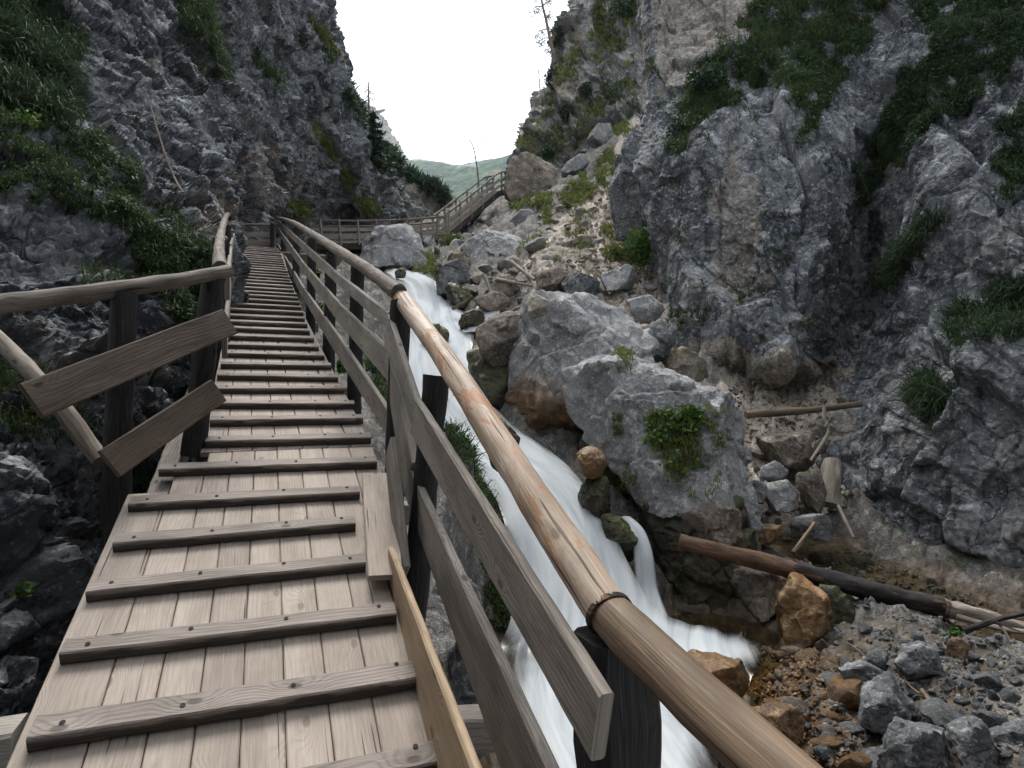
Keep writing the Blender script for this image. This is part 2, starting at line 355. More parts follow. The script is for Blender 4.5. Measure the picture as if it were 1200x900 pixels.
def water_mat():
    b = NB('stream_water'); f = b.n('ShaderNodeAttribute', attribute_name='foam'); ed = b.n('ShaderNodeAttribute', attribute_name='edge')
    uvn = b.n('ShaderNodeUVMap'); sx = b.n('ShaderNodeSeparateXYZ'); b.l(uvn.outputs[0], sx.inputs[0])
    st = b.noise(b.comb(b.math('MULTIPLY', sx.outputs['X'], 4.), b.math('MULTIPLY', sx.outputs['Y'], .6)), 1., 4, .55, .6)
    st2 = b.noise(b.comb(b.math('MULTIPLY', sx.outputs['X'], 11.), b.math('MULTIPLY', sx.outputs['Y'], .6)), 1., 3, .5, .5)
    sm = b.math('ADD', b.math('MULTIPLY', st, .7), b.math('MULTIPLY', st2, .3))
    col = b.mix(b.ramp(sm, .26, .60), (.32, .355, .38), (.53, .548, .56))
    white = b.n('ShaderNodeBsdfPrincipled'); b.l(col, white.inputs['Base Color']); white.inputs['Roughness'].default_value = .5
    white.inputs['Specular IOR Level'].default_value = 0.; white.inputs['Roughness'].default_value = .9
    clear = b.n('ShaderNodeBsdfTransparent'); clear.inputs['Color'].default_value = (.72, .68, .56, 1)
    gl = b.n('ShaderNodeBsdfGlossy'); gl.inputs['Roughness'].default_value = .2
    nz = b.noise(b.n('ShaderNodeTexCoord').outputs['Object'], 3., 3, .5)
    bp = b.bump(nz, .12, .05); b.l(bp, gl.inputs['Normal'])
    fr = b.n('ShaderNodeFresnel'); fr.inputs['IOR'].default_value = 1.33; b.l(bp, fr.inputs['Normal'])
    m1 = b.n('ShaderNodeMixShader'); b.l(b.math('MULTIPLY', fr.outputs[0], .05), m1.inputs[0]); b.l(clear.outputs[0], m1.inputs[1]); b.l(gl.outputs[0], m1.inputs[2])
    k = b.math('ADD', f.outputs['Fac'], b.math('MULTIPLY', b.math('SUBTRACT', sm, .5), .8))
    k = b.ramp(k, .15, .8)
    m2 = b.n('ShaderNodeMixShader'); b.l(k, m2.inputs[0]); b.l(m1.outputs[0], m2.inputs[1]); b.l(white.outputs[0], m2.inputs[2])
    b.l(m2.outputs[0], b.out.inputs['Surface']); MATS['water'] = b.m
water_mat()
def hill_mat():
    b = NB('far_hill'); v = b.n('ShaderNodeTexCoord').outputs['Object']
    n1 = b.noise(v, .008, 6, .62); n2 = b.noise(v, .035, 8, .75); n3 = b.noise(v, .012, 4, .6)
    col = b.mix(b.ramp(n2, .40, .60), (.010, .034, .022), (.085, .14, .075))
    col = b.mix(b.math('MULTIPLY', b.ramp(n1, .58, .64), .8), col, (.22, .20, .11))
    r = b.n('ShaderNodeAttribute', attribute_name='bare')
    col = b.mix(r.outputs['Fac'], col, b.mix(n3, (.3, .29, .28), (.5, .48, .46)))
    MATS['far_hill'] = b.done(col, .95, b.bump(n2, 1., 22.), .05)
hill_mat()

# ------------------------------------------------------------------ ramp frame: s along the ramp, q across it, h above it
DH = np.array([-.3770, .9262]); CQ = np.array([.9262, .3770]); SL = .319; H0 = 1.6
def ramp(s, q, h=0.): return np.array([s * DH[0] + q * CQ[0], s * DH[1] + q * CQ[1], -H0 + SL * s + h])
def ray(u, v): return (u - 600) / FPX, (450 - v) / FPX
def on_ramp(u, v, h=0.):
    a, b = ray(u, v); t = (H0 - h) / (SL * (DH[0] * a + DH[1]) - b)
    return (DH[0] * a + DH[1]) * t, (CQ[0] * a + CQ[1]) * t
QS = [(-3, .57), (1, .58), (3.2, .66), (4.4, .66), (6.3, .50), (8.7, .40), (11, .33), (14.4, .24)]
def qrail(s): return np.interp(s, [a for a, _ in QS], [b for _, b in QS])
def on_rail(u, v, dq=0.):
    """the point of a sight line where it meets the right railing's upright plane"""
    a, b = ray(u, v); lo, hi = .4, 30.
    f = lambda t: (CQ[0] * a + CQ[1]) * t - qrail((DH[0] * a + DH[1]) * t) - dq
    for _ in range(50):
        m = (lo + hi) / 2
        if f(m) < 0: lo = m
        else: hi = m
    return P(u, v, lo)

# ------------------------------------------------------------------ boards, logs
PID = [0]
class Wood:
    def __init__(s): s.V = []; s.F4 = []; s.FN = []; s.UV4 = []; s.UVN = []; s.pid = []; s.n = 0
    def sweep(s, C, X, Y, ring, jit=0., seed=0, uoff=None):
        """C (n,3) centres, X/Y (n,3) axes, ring (n,m,2) or (m,2)"""
        C = np.asarray(C, float); n = len(C); ring = np.broadcast_to(ring, (n,) + np.asarray(ring).shape[-2:]); m = ring.shape[1]
        V = C[:, None] + ring[..., :1] * X[:, None] + ring[..., 1:] * Y[:, None]
        if jit: V = V + jit * np.stack([noise(V.reshape(-1, 3) * 9 + k * 11, seed + k) for k in range(3)], 1).reshape(V.shape)
        PID[0] += 1; u0 = rng.random() * 50 if uoff is None else uoff; v0 = rng.random() * 50
        lu = u0 + np.concatenate([[0], np.cumsum(np.linalg.norm(np.diff(C, axis=0), axis=1))])
        r0 = ring[n // 2]; lv = v0 + np.concatenate([[0], np.cumsum(np.linalg.norm(np.roll(r0, -1, 0) - r0, axis=1))])
        b = s.n; ii = np.arange(n - 1)[:, None]; jj = np.arange(m)[None]; j2 = (jj + 1) % m
        s.F4.append(np.stack([b + ii * m + jj, b + ii * m + j2, b + (ii + 1) * m + j2, b + (ii + 1) * m + jj], -1).reshape(-1, 4))
        uu = np.broadcast_to(lu[:, None], (n, m)); 
        s.UV4.append(np.stack([np.stack([np.broadcast_to(lu[:-1, None], (n - 1, m)), np.broadcast_to(lv[None, :-1], (n - 1, m))], -1),
                               np.stack([np.broadcast_to(lu[:-1, None], (n - 1, m)), np.broadcast_to(lv[None, 1:], (n - 1, m))], -1),
                               np.stack([np.broadcast_to(lu[1:, None], (n - 1, m)), np.broadcast_to(lv[None, 1:], (n - 1, m))], -1),
                               np.stack([np.broadcast_to(lu[1:, None], (n - 1, m)), np.broadcast_to(lv[None, :-1], (n - 1, m))], -1)], 2).reshape(-1, 2))
        for k, e in ((0, b), (n - 1, b + (n - 1) * m)):
            idx = np.arange(m); idx = idx[::-1] if k == 0 else idx
            s.FN.append((e + idx)[None]); s.UVN.append(np.stack([lu[k] + ring[k][idx, 0] * .2, v0 + ring[k][idx, 1]], 1))
        s.V.append(V.reshape(-1, 3)); s.pid.append(np.full(n * m, float(PID[0]))); s.n += n * m
    def board(s, p0, p1, wdir, wid, th, wid1=None, ch=.006, jit=.003, wear=.0, cut=0.):
        """plank from p0 to p1 (centre line), width along wdir, tapering to wid1"""
        p0, p1 = np.asarray(p0, float), np.asarray(p1, float); Ln = np.linalg.norm(p1 - p0); n = max(3, int(Ln / .06) + 2)
        f = np.linspace(0, 1, n)[:, None]; C = p0 + (p1 - p0) * f
        d = unit(p1 - p0); Wd = unit(np.asarray(wdir, float) - d * np.dot(wdir, d)); Td = np.cross(d, Wd)
        C = C + Wd * (wear * fbm(C * 3 + PID[0], 2, 5))[:, None]
        W = (wid + ((wid1 or wid) - wid) * f[:, 0]) / 2; b = th / 2; ch = min(ch, th * .3)
        ring = np.stack([np.stack([x, y], -1) for x, y in (
            (W - ch, 0 * W + b), (W, 0 * W + b - ch), (W, 0 * W - b + ch), (W - ch, 0 * W - b), (-W + ch, 0 * W - b), (-W, 0 * W - b + ch), (-W, 0 * W + b - ch), (-W + ch, 0 * W + b))], 1)
        ring[:, :, 0] += (wear * .8 * noise(np.repeat(C, 1, 0) * 14 + PID[0] * 3, 8))[:, None] * np.sign(ring[:, :, 0])
        s.sweep(C, np.broadcast_to(Wd, (n, 3)), np.broadcast_to(Td, (n, 3)), ring, jit, PID[0])
    def log(s, pts, r0, r1=None, m=18, jit=.006, bump=.05):
        pts = np.asarray(pts, float); r1 = r0 if r1 is None else r1
        Ln = np.sum(np.linalg.norm(np.diff(pts, axis=0), axis=1)); n = max(6, min(90, int(Ln / .07)))
        C = catmull(pts, n) if len(pts) > 2 else pts[0] + (pts[1] - pts[0]) * np.linspace(0, 1, n)[:, None]
        T = unit(np.gradient(C, axis=0)); ref = np.array([0, 0, 1.]) if abs(T[0, 2]) < .9 else np.array([1., 0, 0])
        X = unit(np.cross(T, ref)); Y = np.cross(X, T)
        a = np.linspace(0, 2 * np.pi, m, endpoint=False); rr = (r0 + (r1 - r0) * np.linspace(0, 1, n))[:, None]
        q = np.stack([np.cos(a)[None] + 0 * rr, np.sin(a)[None] + 0 * rr, np.broadcast_to(np.linspace(0, Ln * 3, n)[:, None], (n, m))], -1).reshape(-1, 3)
        wob = 1 + bump * 2 * fbm(q * np.array([1.2, 1.2, 1]) + PID[0] * 3.7, 3, 3).reshape(n, m)
        ring = np.stack([np.cos(a) * rr * wob, np.sin(a) * rr * wob], -1)
        s.sweep(C, X, Y, ring, jit, PID[0] + 5)
    def nail(s, p, nrm, r=.006):
        nrm = unit(nrm); x = unit(np.cross(nrm, [.3, .9, .1])); y = np.cross(nrm, x); a = np.linspace(0, 2 * np.pi, 8, endpoint=False)
        ring = np.stack([np.cos(a), np.sin(a)], 1) * r
        s.sweep(np.array([p - nrm * .002, p + nrm * .0025]), np.array([x, x]), np.array([y, y]), ring)
    def build(s, name, mat, parent=None):
        nq = sum(len(f) for f in s.F4)
        byk = {}
        for f, uv in zip(s.FN, s.UVN): byk.setdefault(f.shape[1], []).append((f, uv))
        F = [np.concatenate(s.F4)]; U = [np.concatenate(s.UV4)]
        for k, l in byk.items(): F.append(np.concatenate([a for a, _ in l])); U.append(np.concatenate([c for _, c in l]))
        o = mesh_np(name, np.concatenate(s.V), F, MATS[mat], parent, False, np.concatenate(U), {'pid': np.concatenate(s.pid)})
        m = o.data
        sm = np.zeros(len(m.polygons), bool); sm[:nq] = True
        m.polygons.foreach_set('use_smooth', sm)
        try: m.set_sharp_from_angle(angle=R(38))
        except Exception: pass
        return o
UP = np.array([0, 0, 1.])

# ================================================================== TERRAIN
VEG = {}                                                    # name -> (points, normals) of every rock surface, for planting
def sheet(name, rows, nr, nc, mat, size, amp, seed, sh=None, octs=4, fine=None, detail=None, tan=(), gain=.45):
    G = px_grid(rows, nr, nc); N = grid_normals(G); p = G.reshape(-1, 3); n = N.reshape(-1, 3)
    t = p[:, 1]
    d = rock_disp(p, size, amp, seed, octs, sh, gain)
    p = p + n * d[:, None]
    if detail is not None: p = detail(p, n)
    G2 = p.reshape(nr, nc, 3); N2 = grid_normals(G2)
    ta = np.zeros(len(p)); u, v = pix(p); q3 = p / 1.1
    e1, e2 = 26 * fbm(q3, 4, 71), 26 * fbm(q3 + 9, 4, 72)
    for k, pl in tan: ta = np.where(inpoly(u + e1, v + e2, pl), k, ta)
    o = mesh_np(name.split(':')[0], p, grid_faces(nr, nc), MATS[mat], None, True, attrs={'tan': ta}); tag(o, kind='structure')
    try: o.data.set_sharp_from_angle(angle=R(50))
    except Exception: pass
    VEG[name] = (p, N2.reshape(-1, 3)); return o
# ---- left wall of the gorge
LW = [
 [(-700, -300, 6), (-250, -300, 8.5), (20, -300, 10.5), (140, -300, 13), (220, -300, 17), (280, -300, 21), (320, -300, 24), (350, -300, 27), (320, -320, 40)],
 [(-700, -100, 5), (-200, -100, 7.2), (20, -100, 9.4), (140, -100, 12), (225, -100, 15.5), (285, -100, 19), (330, -100, 23), (366, -100, 26.5), (340, -110, 40)],
 [(-700, 0, 4.6), (-180, 0, 6.4), (30, 0, 8.4), (150, 0, 10.8), (230, 0, 14), (290, 0, 17.6), (340, 0, 22), (380, 0, 26), (360, -8, 40)],
 [(-700, 80, 4.2), (-170, 80, 5.6), (40, 80, 7.4), (155, 80, 9.7), (232, 80, 12.6), (294, 80, 16.8), (348, 80, 22), (397, 80, 26.5), (385, 70, 40)],
 [(-700, 140, 3.9), (-160, 140, 5.0), (50, 140, 6.8), (160, 140, 9.0), (234, 140, 11.6), (296, 140, 16.3), (356, 140, 22), (417, 135, 27.5), (410, 125, 40)],
 [(-700, 200, 3.6), (-150, 200, 4.5), (60, 200, 5.8), (165, 200, 8.0), (236, 200, 10.6), (298, 200, 16.0), (366, 200, 23), (442, 190, 29), (440, 180, 42)],
 [(-700, 250, 3.4), (-140, 250, 4.1), (60, 250, 5.0), (168, 250, 6.6), (238, 250, 9.4), (298, 250, 15.1), (375, 240, 25), (455, 235, 30), (470, 225, 44)],
 [(-700, 300, 3.2), (-130, 300, 3.8), (50, 300, 4.5), (160, 300, 5.6), (232, 300, 7.6), (290, 300, 15.4), (375, 290, 26), (460, 285, 31), (480, 280, 46)],
 [(-700, 360, 3.0), (-120, 360, 3.4), (40, 360, 4.0), (140, 360, 4.7), (220, 360, 5.8), (270, 380, 9), (330, 400, 14), (400, 380, 20), (440, 380, 26)],
 [(-700, 450, 2.7), (-120, 450, 3.0), (40, 450, 3.45), (130, 450, 4.0), (200, 450, 4.7), (250, 480, 6), (300, 520, 7), (350, 540, 8), (400, 540, 9)],
 [(-700, 560, 2.5), (-120, 560, 2.6), (30, 560, 2.85), (110, 560, 3.3), (170, 570, 3.8), (230, 620, 4.4), (290, 650, 5), (340, 680, 5.4), (380, 700, 6)],
 [(-700, 700, 2.3), (-140, 700, 2.3), (10, 700, 2.45), (80, 700, 2.75), (140, 720, 3.1), (200, 760, 3.5), (250, 800, 3.8), (300, 820, 4), (340, 840, 4.2)],
 [(-700, 950, 1.9), (-160, 950, 1.9), (-20, 950, 2.0), (60, 950, 2.2), (120, 950, 2.4), (180, 980, 2.6), (220, 1000, 2.8), (260, 1020, 2.9), (300, 1040, 3)],
 [(-700, 1300, 1.5), (-160, 1300, 1.5), (-20, 1300, 1.55), (60, 1300, 1.65), (120, 1300, 1.8), (180, 1300, 1.9), (220, 1320, 2.1), (260, 1340, 2.2), (300, 1350, 2.3)],
]
def lw_detail(p, n):
    t = p[:, 1]; near = np.clip((11 - t) / 6, 0, 1)
    k = np.clip(t / 12, .3, 1)
    d = .20 * k * 1 * rock_disp(p, 1.0, 1., 77, 3, shear(-40, 1.5, 1, .6))
    d2 = .045 * rock_disp(p, .26, 1., 87, 3) * np.clip((6 - t) / 2.5, 0, 1)
    return p + n * (d * .55 + d2)[:, None]
sheet('cliff:left', LW, 620, 620, 'cliff_dark', 2.6, .46, 11, shear(-38, 1.7, 1., .75), 4, detail=lw_detail, tan=[(.7, [(236, 205), (268, 218), (285, 250), (262, 275), (238, 262)]), (.5, [(288, 170), (325, 180), (340, 240), (300, 250)])])
# ---- spur behind it, pale, and the hazy pillar beyond
SP = [
 [(380, 120, 60), (430, 150, 50), (455, 178, 47), (475, 196, 46), (497, 214, 46), (516, 232, 47), (530, 245, 60)],
 [(390, 160, 50), (425, 180, 44), (445, 200, 42), (470, 214, 42), (496, 228, 42), (520, 243, 44), (540, 252, 60)],
 [(400, 210, 46), (420, 220, 41), (440, 228, 40), (470, 238, 40), (500, 248, 40), (526, 255, 42), (545, 262, 58)],
 [(400, 260, 44), (420, 262, 39), (440, 264, 38), (470, 266, 38), (505, 268, 38), (532, 270, 40), (552, 272, 56)],
 [(400, 300, 42), (420, 302, 38), (440, 304, 37), (470, 306, 37), (505, 308, 37), (535, 310, 39), (555, 312, 54)]]
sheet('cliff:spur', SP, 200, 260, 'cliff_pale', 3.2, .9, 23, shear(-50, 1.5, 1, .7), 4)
PL = [
 [(340, 60, 420), (410, 105, 400), (428, 118, 395), (440, 130, 400), (436, 125, 470)],
 [(340, 110, 420), (405, 130, 400), (432, 140, 392), (446, 150, 398), (450, 148, 470)],
 [(340, 150, 420), (410, 160, 398), (438, 166, 390), (461, 176, 398), (462, 170, 470)],
 [(340, 190, 420), (415, 195, 398), (440, 200, 388), (466, 206, 396), (470, 200, 470)],
 [(340, 260, 420), (415, 260, 398), (440, 262, 385), (472, 264, 392), (480, 262, 470)]]
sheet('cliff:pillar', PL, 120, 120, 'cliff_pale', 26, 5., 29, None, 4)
# ---- right wall, far part
RF = [
 [(720, -260, 58), (700, -260, 43), (730, -260, 41), (770, -260, 40), (830, -260, 38)],
 [(710, -110, 58), (690, -110, 42), (722, -110, 40), (765, -110, 39), (825, -110, 37)],
 [(694, 0, 57), (676, 0, 41.5), (712, 0, 39.5), (760, 0, 38.5), (820, 0, 36)],
 [(684, 40, 56), (664, 40, 41), (705, 42, 39), (755, 45, 38), (820, 45, 35)],
 [(668, 80, 55), (648, 82, 40), (695, 84, 38), (750, 85, 37), (820, 88, 34)],
 [(650, 120, 54), (631, 124, 39.5), (684, 126, 37.5), (742, 124, 36.3), (815, 128, 33)],
 [(640, 160, 52), (617, 166, 39), (668, 172, 37), (735, 160, 35.5), (810, 165, 32)],
 [(632, 190, 50), (606, 196, 38.5), (655, 205, 36.5), (725, 200, 35), (800, 205, 31)],
 [(620, 240, 48), (600, 240, 38), (645, 245, 36), (715, 245, 34), (800, 250, 30)]]
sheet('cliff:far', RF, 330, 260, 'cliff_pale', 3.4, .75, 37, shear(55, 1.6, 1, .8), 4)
# ---- right wall, near part
RN = [
 [(790, -320, 30), (762, -320, 23), (810, -320, 22), (880, -320, 21), (960, -320, 20), (1040, -320, 19), (1130, -320, 18), (1230, -320, 16.5), (1400, -320, 14), (1900, -320, 9)],
 [(788, -120, 29), (760, -120, 22), (805, -120, 21), (875, -120, 20), (955, -120, 19), (1035, -120, 18), (1120, -120, 16.5), (1220, -120, 15), (1400, -120, 12.5), (1900, -120, 8)],
 [(785, 0, 28), (757, 0, 21.4), (800, 0, 20.4), (870, 0, 18.8), (950, 0, 17.8), (1030, 0, 16.9), (1115, 0, 15.2), (1210, 0, 13.6), (1380, 0, 11.4), (1900, 0, 7.4)],
 [(785, 60, 27), (756, 60, 20.8), (798, 60, 19.2), (868, 60, 17.4), (948, 60, 16.6), (1030, 60, 16), (1112, 60, 14.2), (1208, 60, 12.9), (1380, 60, 10.8), (1900, 60, 7.1)],
 [(784, 120, 26), (755, 120, 20.2), (795, 120, 17.8), (866, 120, 16), (946, 120, 15.3), (1028, 120, 15.2), (1110, 120, 13.4), (1205, 120, 12.2), (1380, 120, 10.2), (1900, 120, 6.9)],
 [(772, 190, 25.5), (741, 190, 19.8), (790, 190, 16.6), (864, 190, 15.0), (944, 190, 14.3), (1028, 190, 15.2), (1108, 190, 12.6), (1204, 190, 11.6), (1380, 190, 9.8), (1900, 190, 6.7)],
 [(768, 245, 25), (738, 245, 19.0), (788, 250, 16.0), (864, 250, 14.5), (944, 250, 13.8), (1026, 250, 15.1), (1105, 250, 12.1), (1202, 250, 11.0), (1380, 250, 9.4), (1900, 250, 6.5)],
 [(795, 310, 24), (768, 312, 17.6), (796, 310, 15.6), (866, 310, 14.1), (945, 310, 13.4), (1024, 310, 15.3), (1102, 310, 11.8), (1202, 310, 10.4), (1380, 310, 9), (1900, 310, 6.3)],
 [(810, 365, 22), (783, 365, 16.2), (805, 365, 15.2), (870, 365, 13.8), (946, 365, 13.2), (1022, 362, 15.1), (1098, 372, 11.6), (1202, 365, 10.0), (1380, 365, 8.6), (1900, 365, 6.1)],
 [(815, 408, 21), (792, 408, 15.4), (812, 408, 14.8), (874, 412, 13.7), (948, 422, 13.2), (1016, 415, 14.2), (1085, 408, 10.7), (1202, 400, 9.3), (1380, 400, 8.2), (1900, 400, 6)],
 [(820, 440, 20), (800, 440, 15.8), (820, 440, 15.1), (878, 440, 14.35), (945, 446, 13.9), (1006, 440, 13.2), (1075, 450, 10.3), (1202, 445, 9.0), (1380, 445, 7.9), (1900, 445, 5.8)],
 [(830, 490, 19), (815, 490, 15.5), (838, 490, 15), (885, 490, 14.3), (940, 495, 13.4), (1000, 495, 12.0), (1068, 500, 10.1), (1202, 500, 8.8), (1380, 500, 7.6), (1900, 500, 5.6)],
 [(850, 550, 18), (840, 550, 15), (865, 550, 14.3), (905, 550, 13.5), (950, 555, 12.4), (1000, 560, 11.1), (1068, 565, 9.8), (1202, 565, 8.6), (1380, 565, 7.4), (1900, 565, 5.4)],
 [(880, 620, 17), (875, 620, 14.5), (900, 620, 13.6), (940, 620, 12.6), (975, 620, 11.5), (1012, 622, 10.7), (1075, 632, 9.7), (1202, 640, 8.5), (1380, 640, 7.2), (1900, 640, 5.3)],
 [(900, 680, 16), (905, 680, 14), (930, 680, 13), (965, 680, 12), (1000, 680, 11), (1035, 665, 10.6), (1090, 682, 9.9), (1202, 702, 8.6), (1380, 710, 7.2), (1900, 720, 5.1)],
 [(920, 760, 15), (940, 760, 13.5), (965, 760, 12.6), (1000, 760, 11.8), (1030, 760, 11), (1060, 750, 10.6), (1110, 750, 10.2), (1210, 760, 9.2), (1380, 780, 7.6), (1900, 800, 5)]]
def rn_detail(p, n):
    d = .11 * rock_disp(p, .8, 1., 177, 3, shear(72, 1.7, 1, .8))
    return p + n * (d * .6)[:, None]
sheet('cliff:right', RN, 720, 560, 'cliff_right', 3.3, .46, 47, shear(80, 2.5, 1., .75), 3, detail=rn_detail, gain=.40, tan=[(.8, [(785, 395), (850, 405), (930, 425), (1000, 440), (1000, 500), (960, 545), (870, 540), (800, 460)]), (.6, [(760, -50), (905, -50), (880, 30), (830, 70), (800, 110), (757, 120)]), (.45, [(850, 180), (880, 190), (895, 330), (850, 380), (838, 300)])])
# ---- the gorge goes on behind the camera
def back_wall(pts, nr, nc, seed):
    A = catmull(catmull(np.array(pts, float), nr, 0), nc, 1); N = grid_normals(A); p = A.reshape(-1, 3)
    p = p + N.reshape(-1, 3) * rock_disp(p, 3., .5, seed, 3)[:, None]
    tag(mesh_np('cliff', p, grid_faces(nr, nc), MATS['cliff_dark']), kind='structure')
back_wall([[(-4.2, 2.2, z) if z < 1 else (-4.2 - (z - 1) * .35, 2.2, z), (-4.6 - max(0, z) * .35, -3, z), (-5 - max(0, z) * .4, -12, z), (-3 - max(0, z) * .3, -26, z)] for z in (-6, 0, 8, 18, 30)], 90, 90, 61)
back_wall([[(13, 4.2, z), (10.5 + max(0, z) * .3, -2, z), (9 + max(0, z) * .35, -12, z), (6 + max(0, z) * .3, -26, z)] for z in (-7, 0, 8, 18, 30)], 90, 90, 67)

# ---- stream
WATER = []; WPD_ = []
def water(name, rows, nr, nc, seed, amp=.05):
    """rows: (uL, vL, uR, vR, t, foam)"""
    A = np.array(rows, float); B = catmull(A, nr)
    f = np.linspace(0, 1, nc)[None, :, None]
    l = np.stack([(B[:, 0] - 600) / FPX * B[:, 4], B[:, 4], (450 - B[:, 1]) / FPX * B[:, 4]], -1)
    tr = B[:, 4]
    r = np.stack([(B[:, 2] - 600) / FPX * tr, tr, (450 - B[:, 3]) / FPX * tr], -1)
    zc = (l[:, 2] + r[:, 2]) / 2
    # level each cross-section
    for e, vv_ in ((l, B[:, 1]), (r, B[:, 3])):
        e[:, 2] += .8 * (zc - e[:, 2])
    G = l[:, None] + (r - l)[:, None] * f
    fl = np.concatenate([[0], np.cumsum(np.linalg.norm(np.diff((l + r) / 2, axis=0), axis=1))])
    wd = np.linalg.norm(r - l, axis=1)
    uv = np.stack([f[..., 0] * np.maximum(wd, .6)[:, None] , np.broadcast_to(fl[:, None], (nr, nc))], -1)
    q = np.stack([uv[..., 0] * 1.6, uv[..., 1] * .8, 0 * uv[..., 0]], -1).reshape(-1, 3)
    p = G.reshape(-1, 3).copy(); p[:, 2] += amp * 1.2 * fbm(q * np.array([1.2, .5, 1]), 2, seed) + amp * .5 * noise(q * np.array([3, .5, 1]), seed + 5)
    e = np.minimum(f[..., 0], 1 - f[..., 0]) * 2 + 0 * fl[:, None]
    foam = np.broadcast_to(B[:, 5][:, None], (nr, nc)) - .75 * np.clip(1 - e / (.38 + .25 * noise(np.stack([uv[..., 1].ravel() * 1.3, 0 * e.ravel(), 3 * (f[..., 0] > .5 + 0 * e).ravel()], 1), seed).reshape(e.shape)), 0, 1)
    WATER.append(p[::1]); WPD_.append(np.minimum(e.ravel() * 3, 1) * (2. if seed == 3 else 1.))
    F = grid_faces(nr, nc); o = mesh_np(name, p, F, MATS['water'], None, True, uv.reshape(-1, 2)[F.ravel()], {'foam': foam.ravel(), 'edge': e.ravel()})
    return tag(o, kind='structure')
water('stream', [(452, 315, 480, 317, 20.6, .3), (450, 320, 500, 322, 19.9, .9), (462, 330, 512, 333, 19.0, 1.1), (468, 352, 520, 350, 18.0, 1.2), (470, 372, 550, 368, 16.6, .8),
                 (474, 392, 556, 386, 15.4, 1.0), (474, 425, 552, 420, 13.8, 1.2), (482, 462, 560, 452, 12.6, 1.1), (505, 505, 600, 492, 11.4, 1.1), (545, 550, 655, 528, 10.2, 1.2),
                 (580, 590, 688, 565, 9.3, 1.15), (595, 640, 716, 610, 8.5, 1.1), (602, 690, 745, 668, 7.9, 1.2), (598, 735, 790, 722, 7.4, 1.1), (585, 762, 895, 760, 7.0, .85),
                 (580, 800, 880, 796, 6.4, .8), (585, 850, 850, 850, 5.7, .85), (600, 910, 840, 910, 5.05, .8), (620, 1010, 840, 1010, 4.2, .7), (640, 1250, 860, 1250, 2.95, .6)], 420, 70, 3, .06)
water('stream', [(562, 356, 584, 356, 16.4, 1.0), (558, 362, 586, 361, 16.1, 1.1), (552, 378, 586, 376, 15.6, 1.0), (540, 390, 580, 386, 15.2, .7)], 40, 14, 9, .02)
water('stream', [(718, 606, 742, 604, 8.75, .55), (738, 622, 756, 620, 8.5, .9), (742, 650, 766, 648, 8.28, 1.0), (744, 690, 772, 690, 8.05, 1.0), (738, 722, 784, 722, 7.7, 1.)], 70, 16, 13, .02)
# clear shallows right of the pool and the small side creek
pq = np.stack(np.meshgrid(np.linspace(.3, 3.6, 60), np.linspace(3.6, 8.6, 80)), -1).reshape(-1, 2)
pz = np.interp(pq[:, 1], [3.6, 5.0, 6.4, 7.2, 8.6], [-3.56, -3.42, -3.22, -3.15, -3.12]) + .006 * noise(np.concatenate([pq * 3, 0 * pq[:, :1]], 1), 4)
tag(mesh_np('pool', np.concatenate([pq, pz[:, None]], 1), grid_faces(80, 60), MATS['water'], None, True, None, {'foam': -.3 + 0 * pz, 'edge': 1 + 0 * pz}), kind='structure')
water('stream', [(880, 628, 985, 622, 10.5, -.1), (900, 648, 1010, 642, 9.95, -.2), (940, 664, 1055, 657, 9.4, -.1), (1010, 690, 1100, 678, 8.7, .05), (1085, 718, 1170, 704, 8.0, .1), (1160, 748, 1290, 738, 7.3, -.1), (1260, 800, 1450, 800, 6.4, -.1)], 90, 40, 25, .03)

back_wall([[(x, -5.5 - max(0, z) * .12 + abs(x) * .1, z) for x in (-9, -4, 1, 6, 12)] for z in (-7, 0, 8, 18, 30)], 80, 80, 69)  # added unseen wall across the gorge, shuts out light from behind the camera
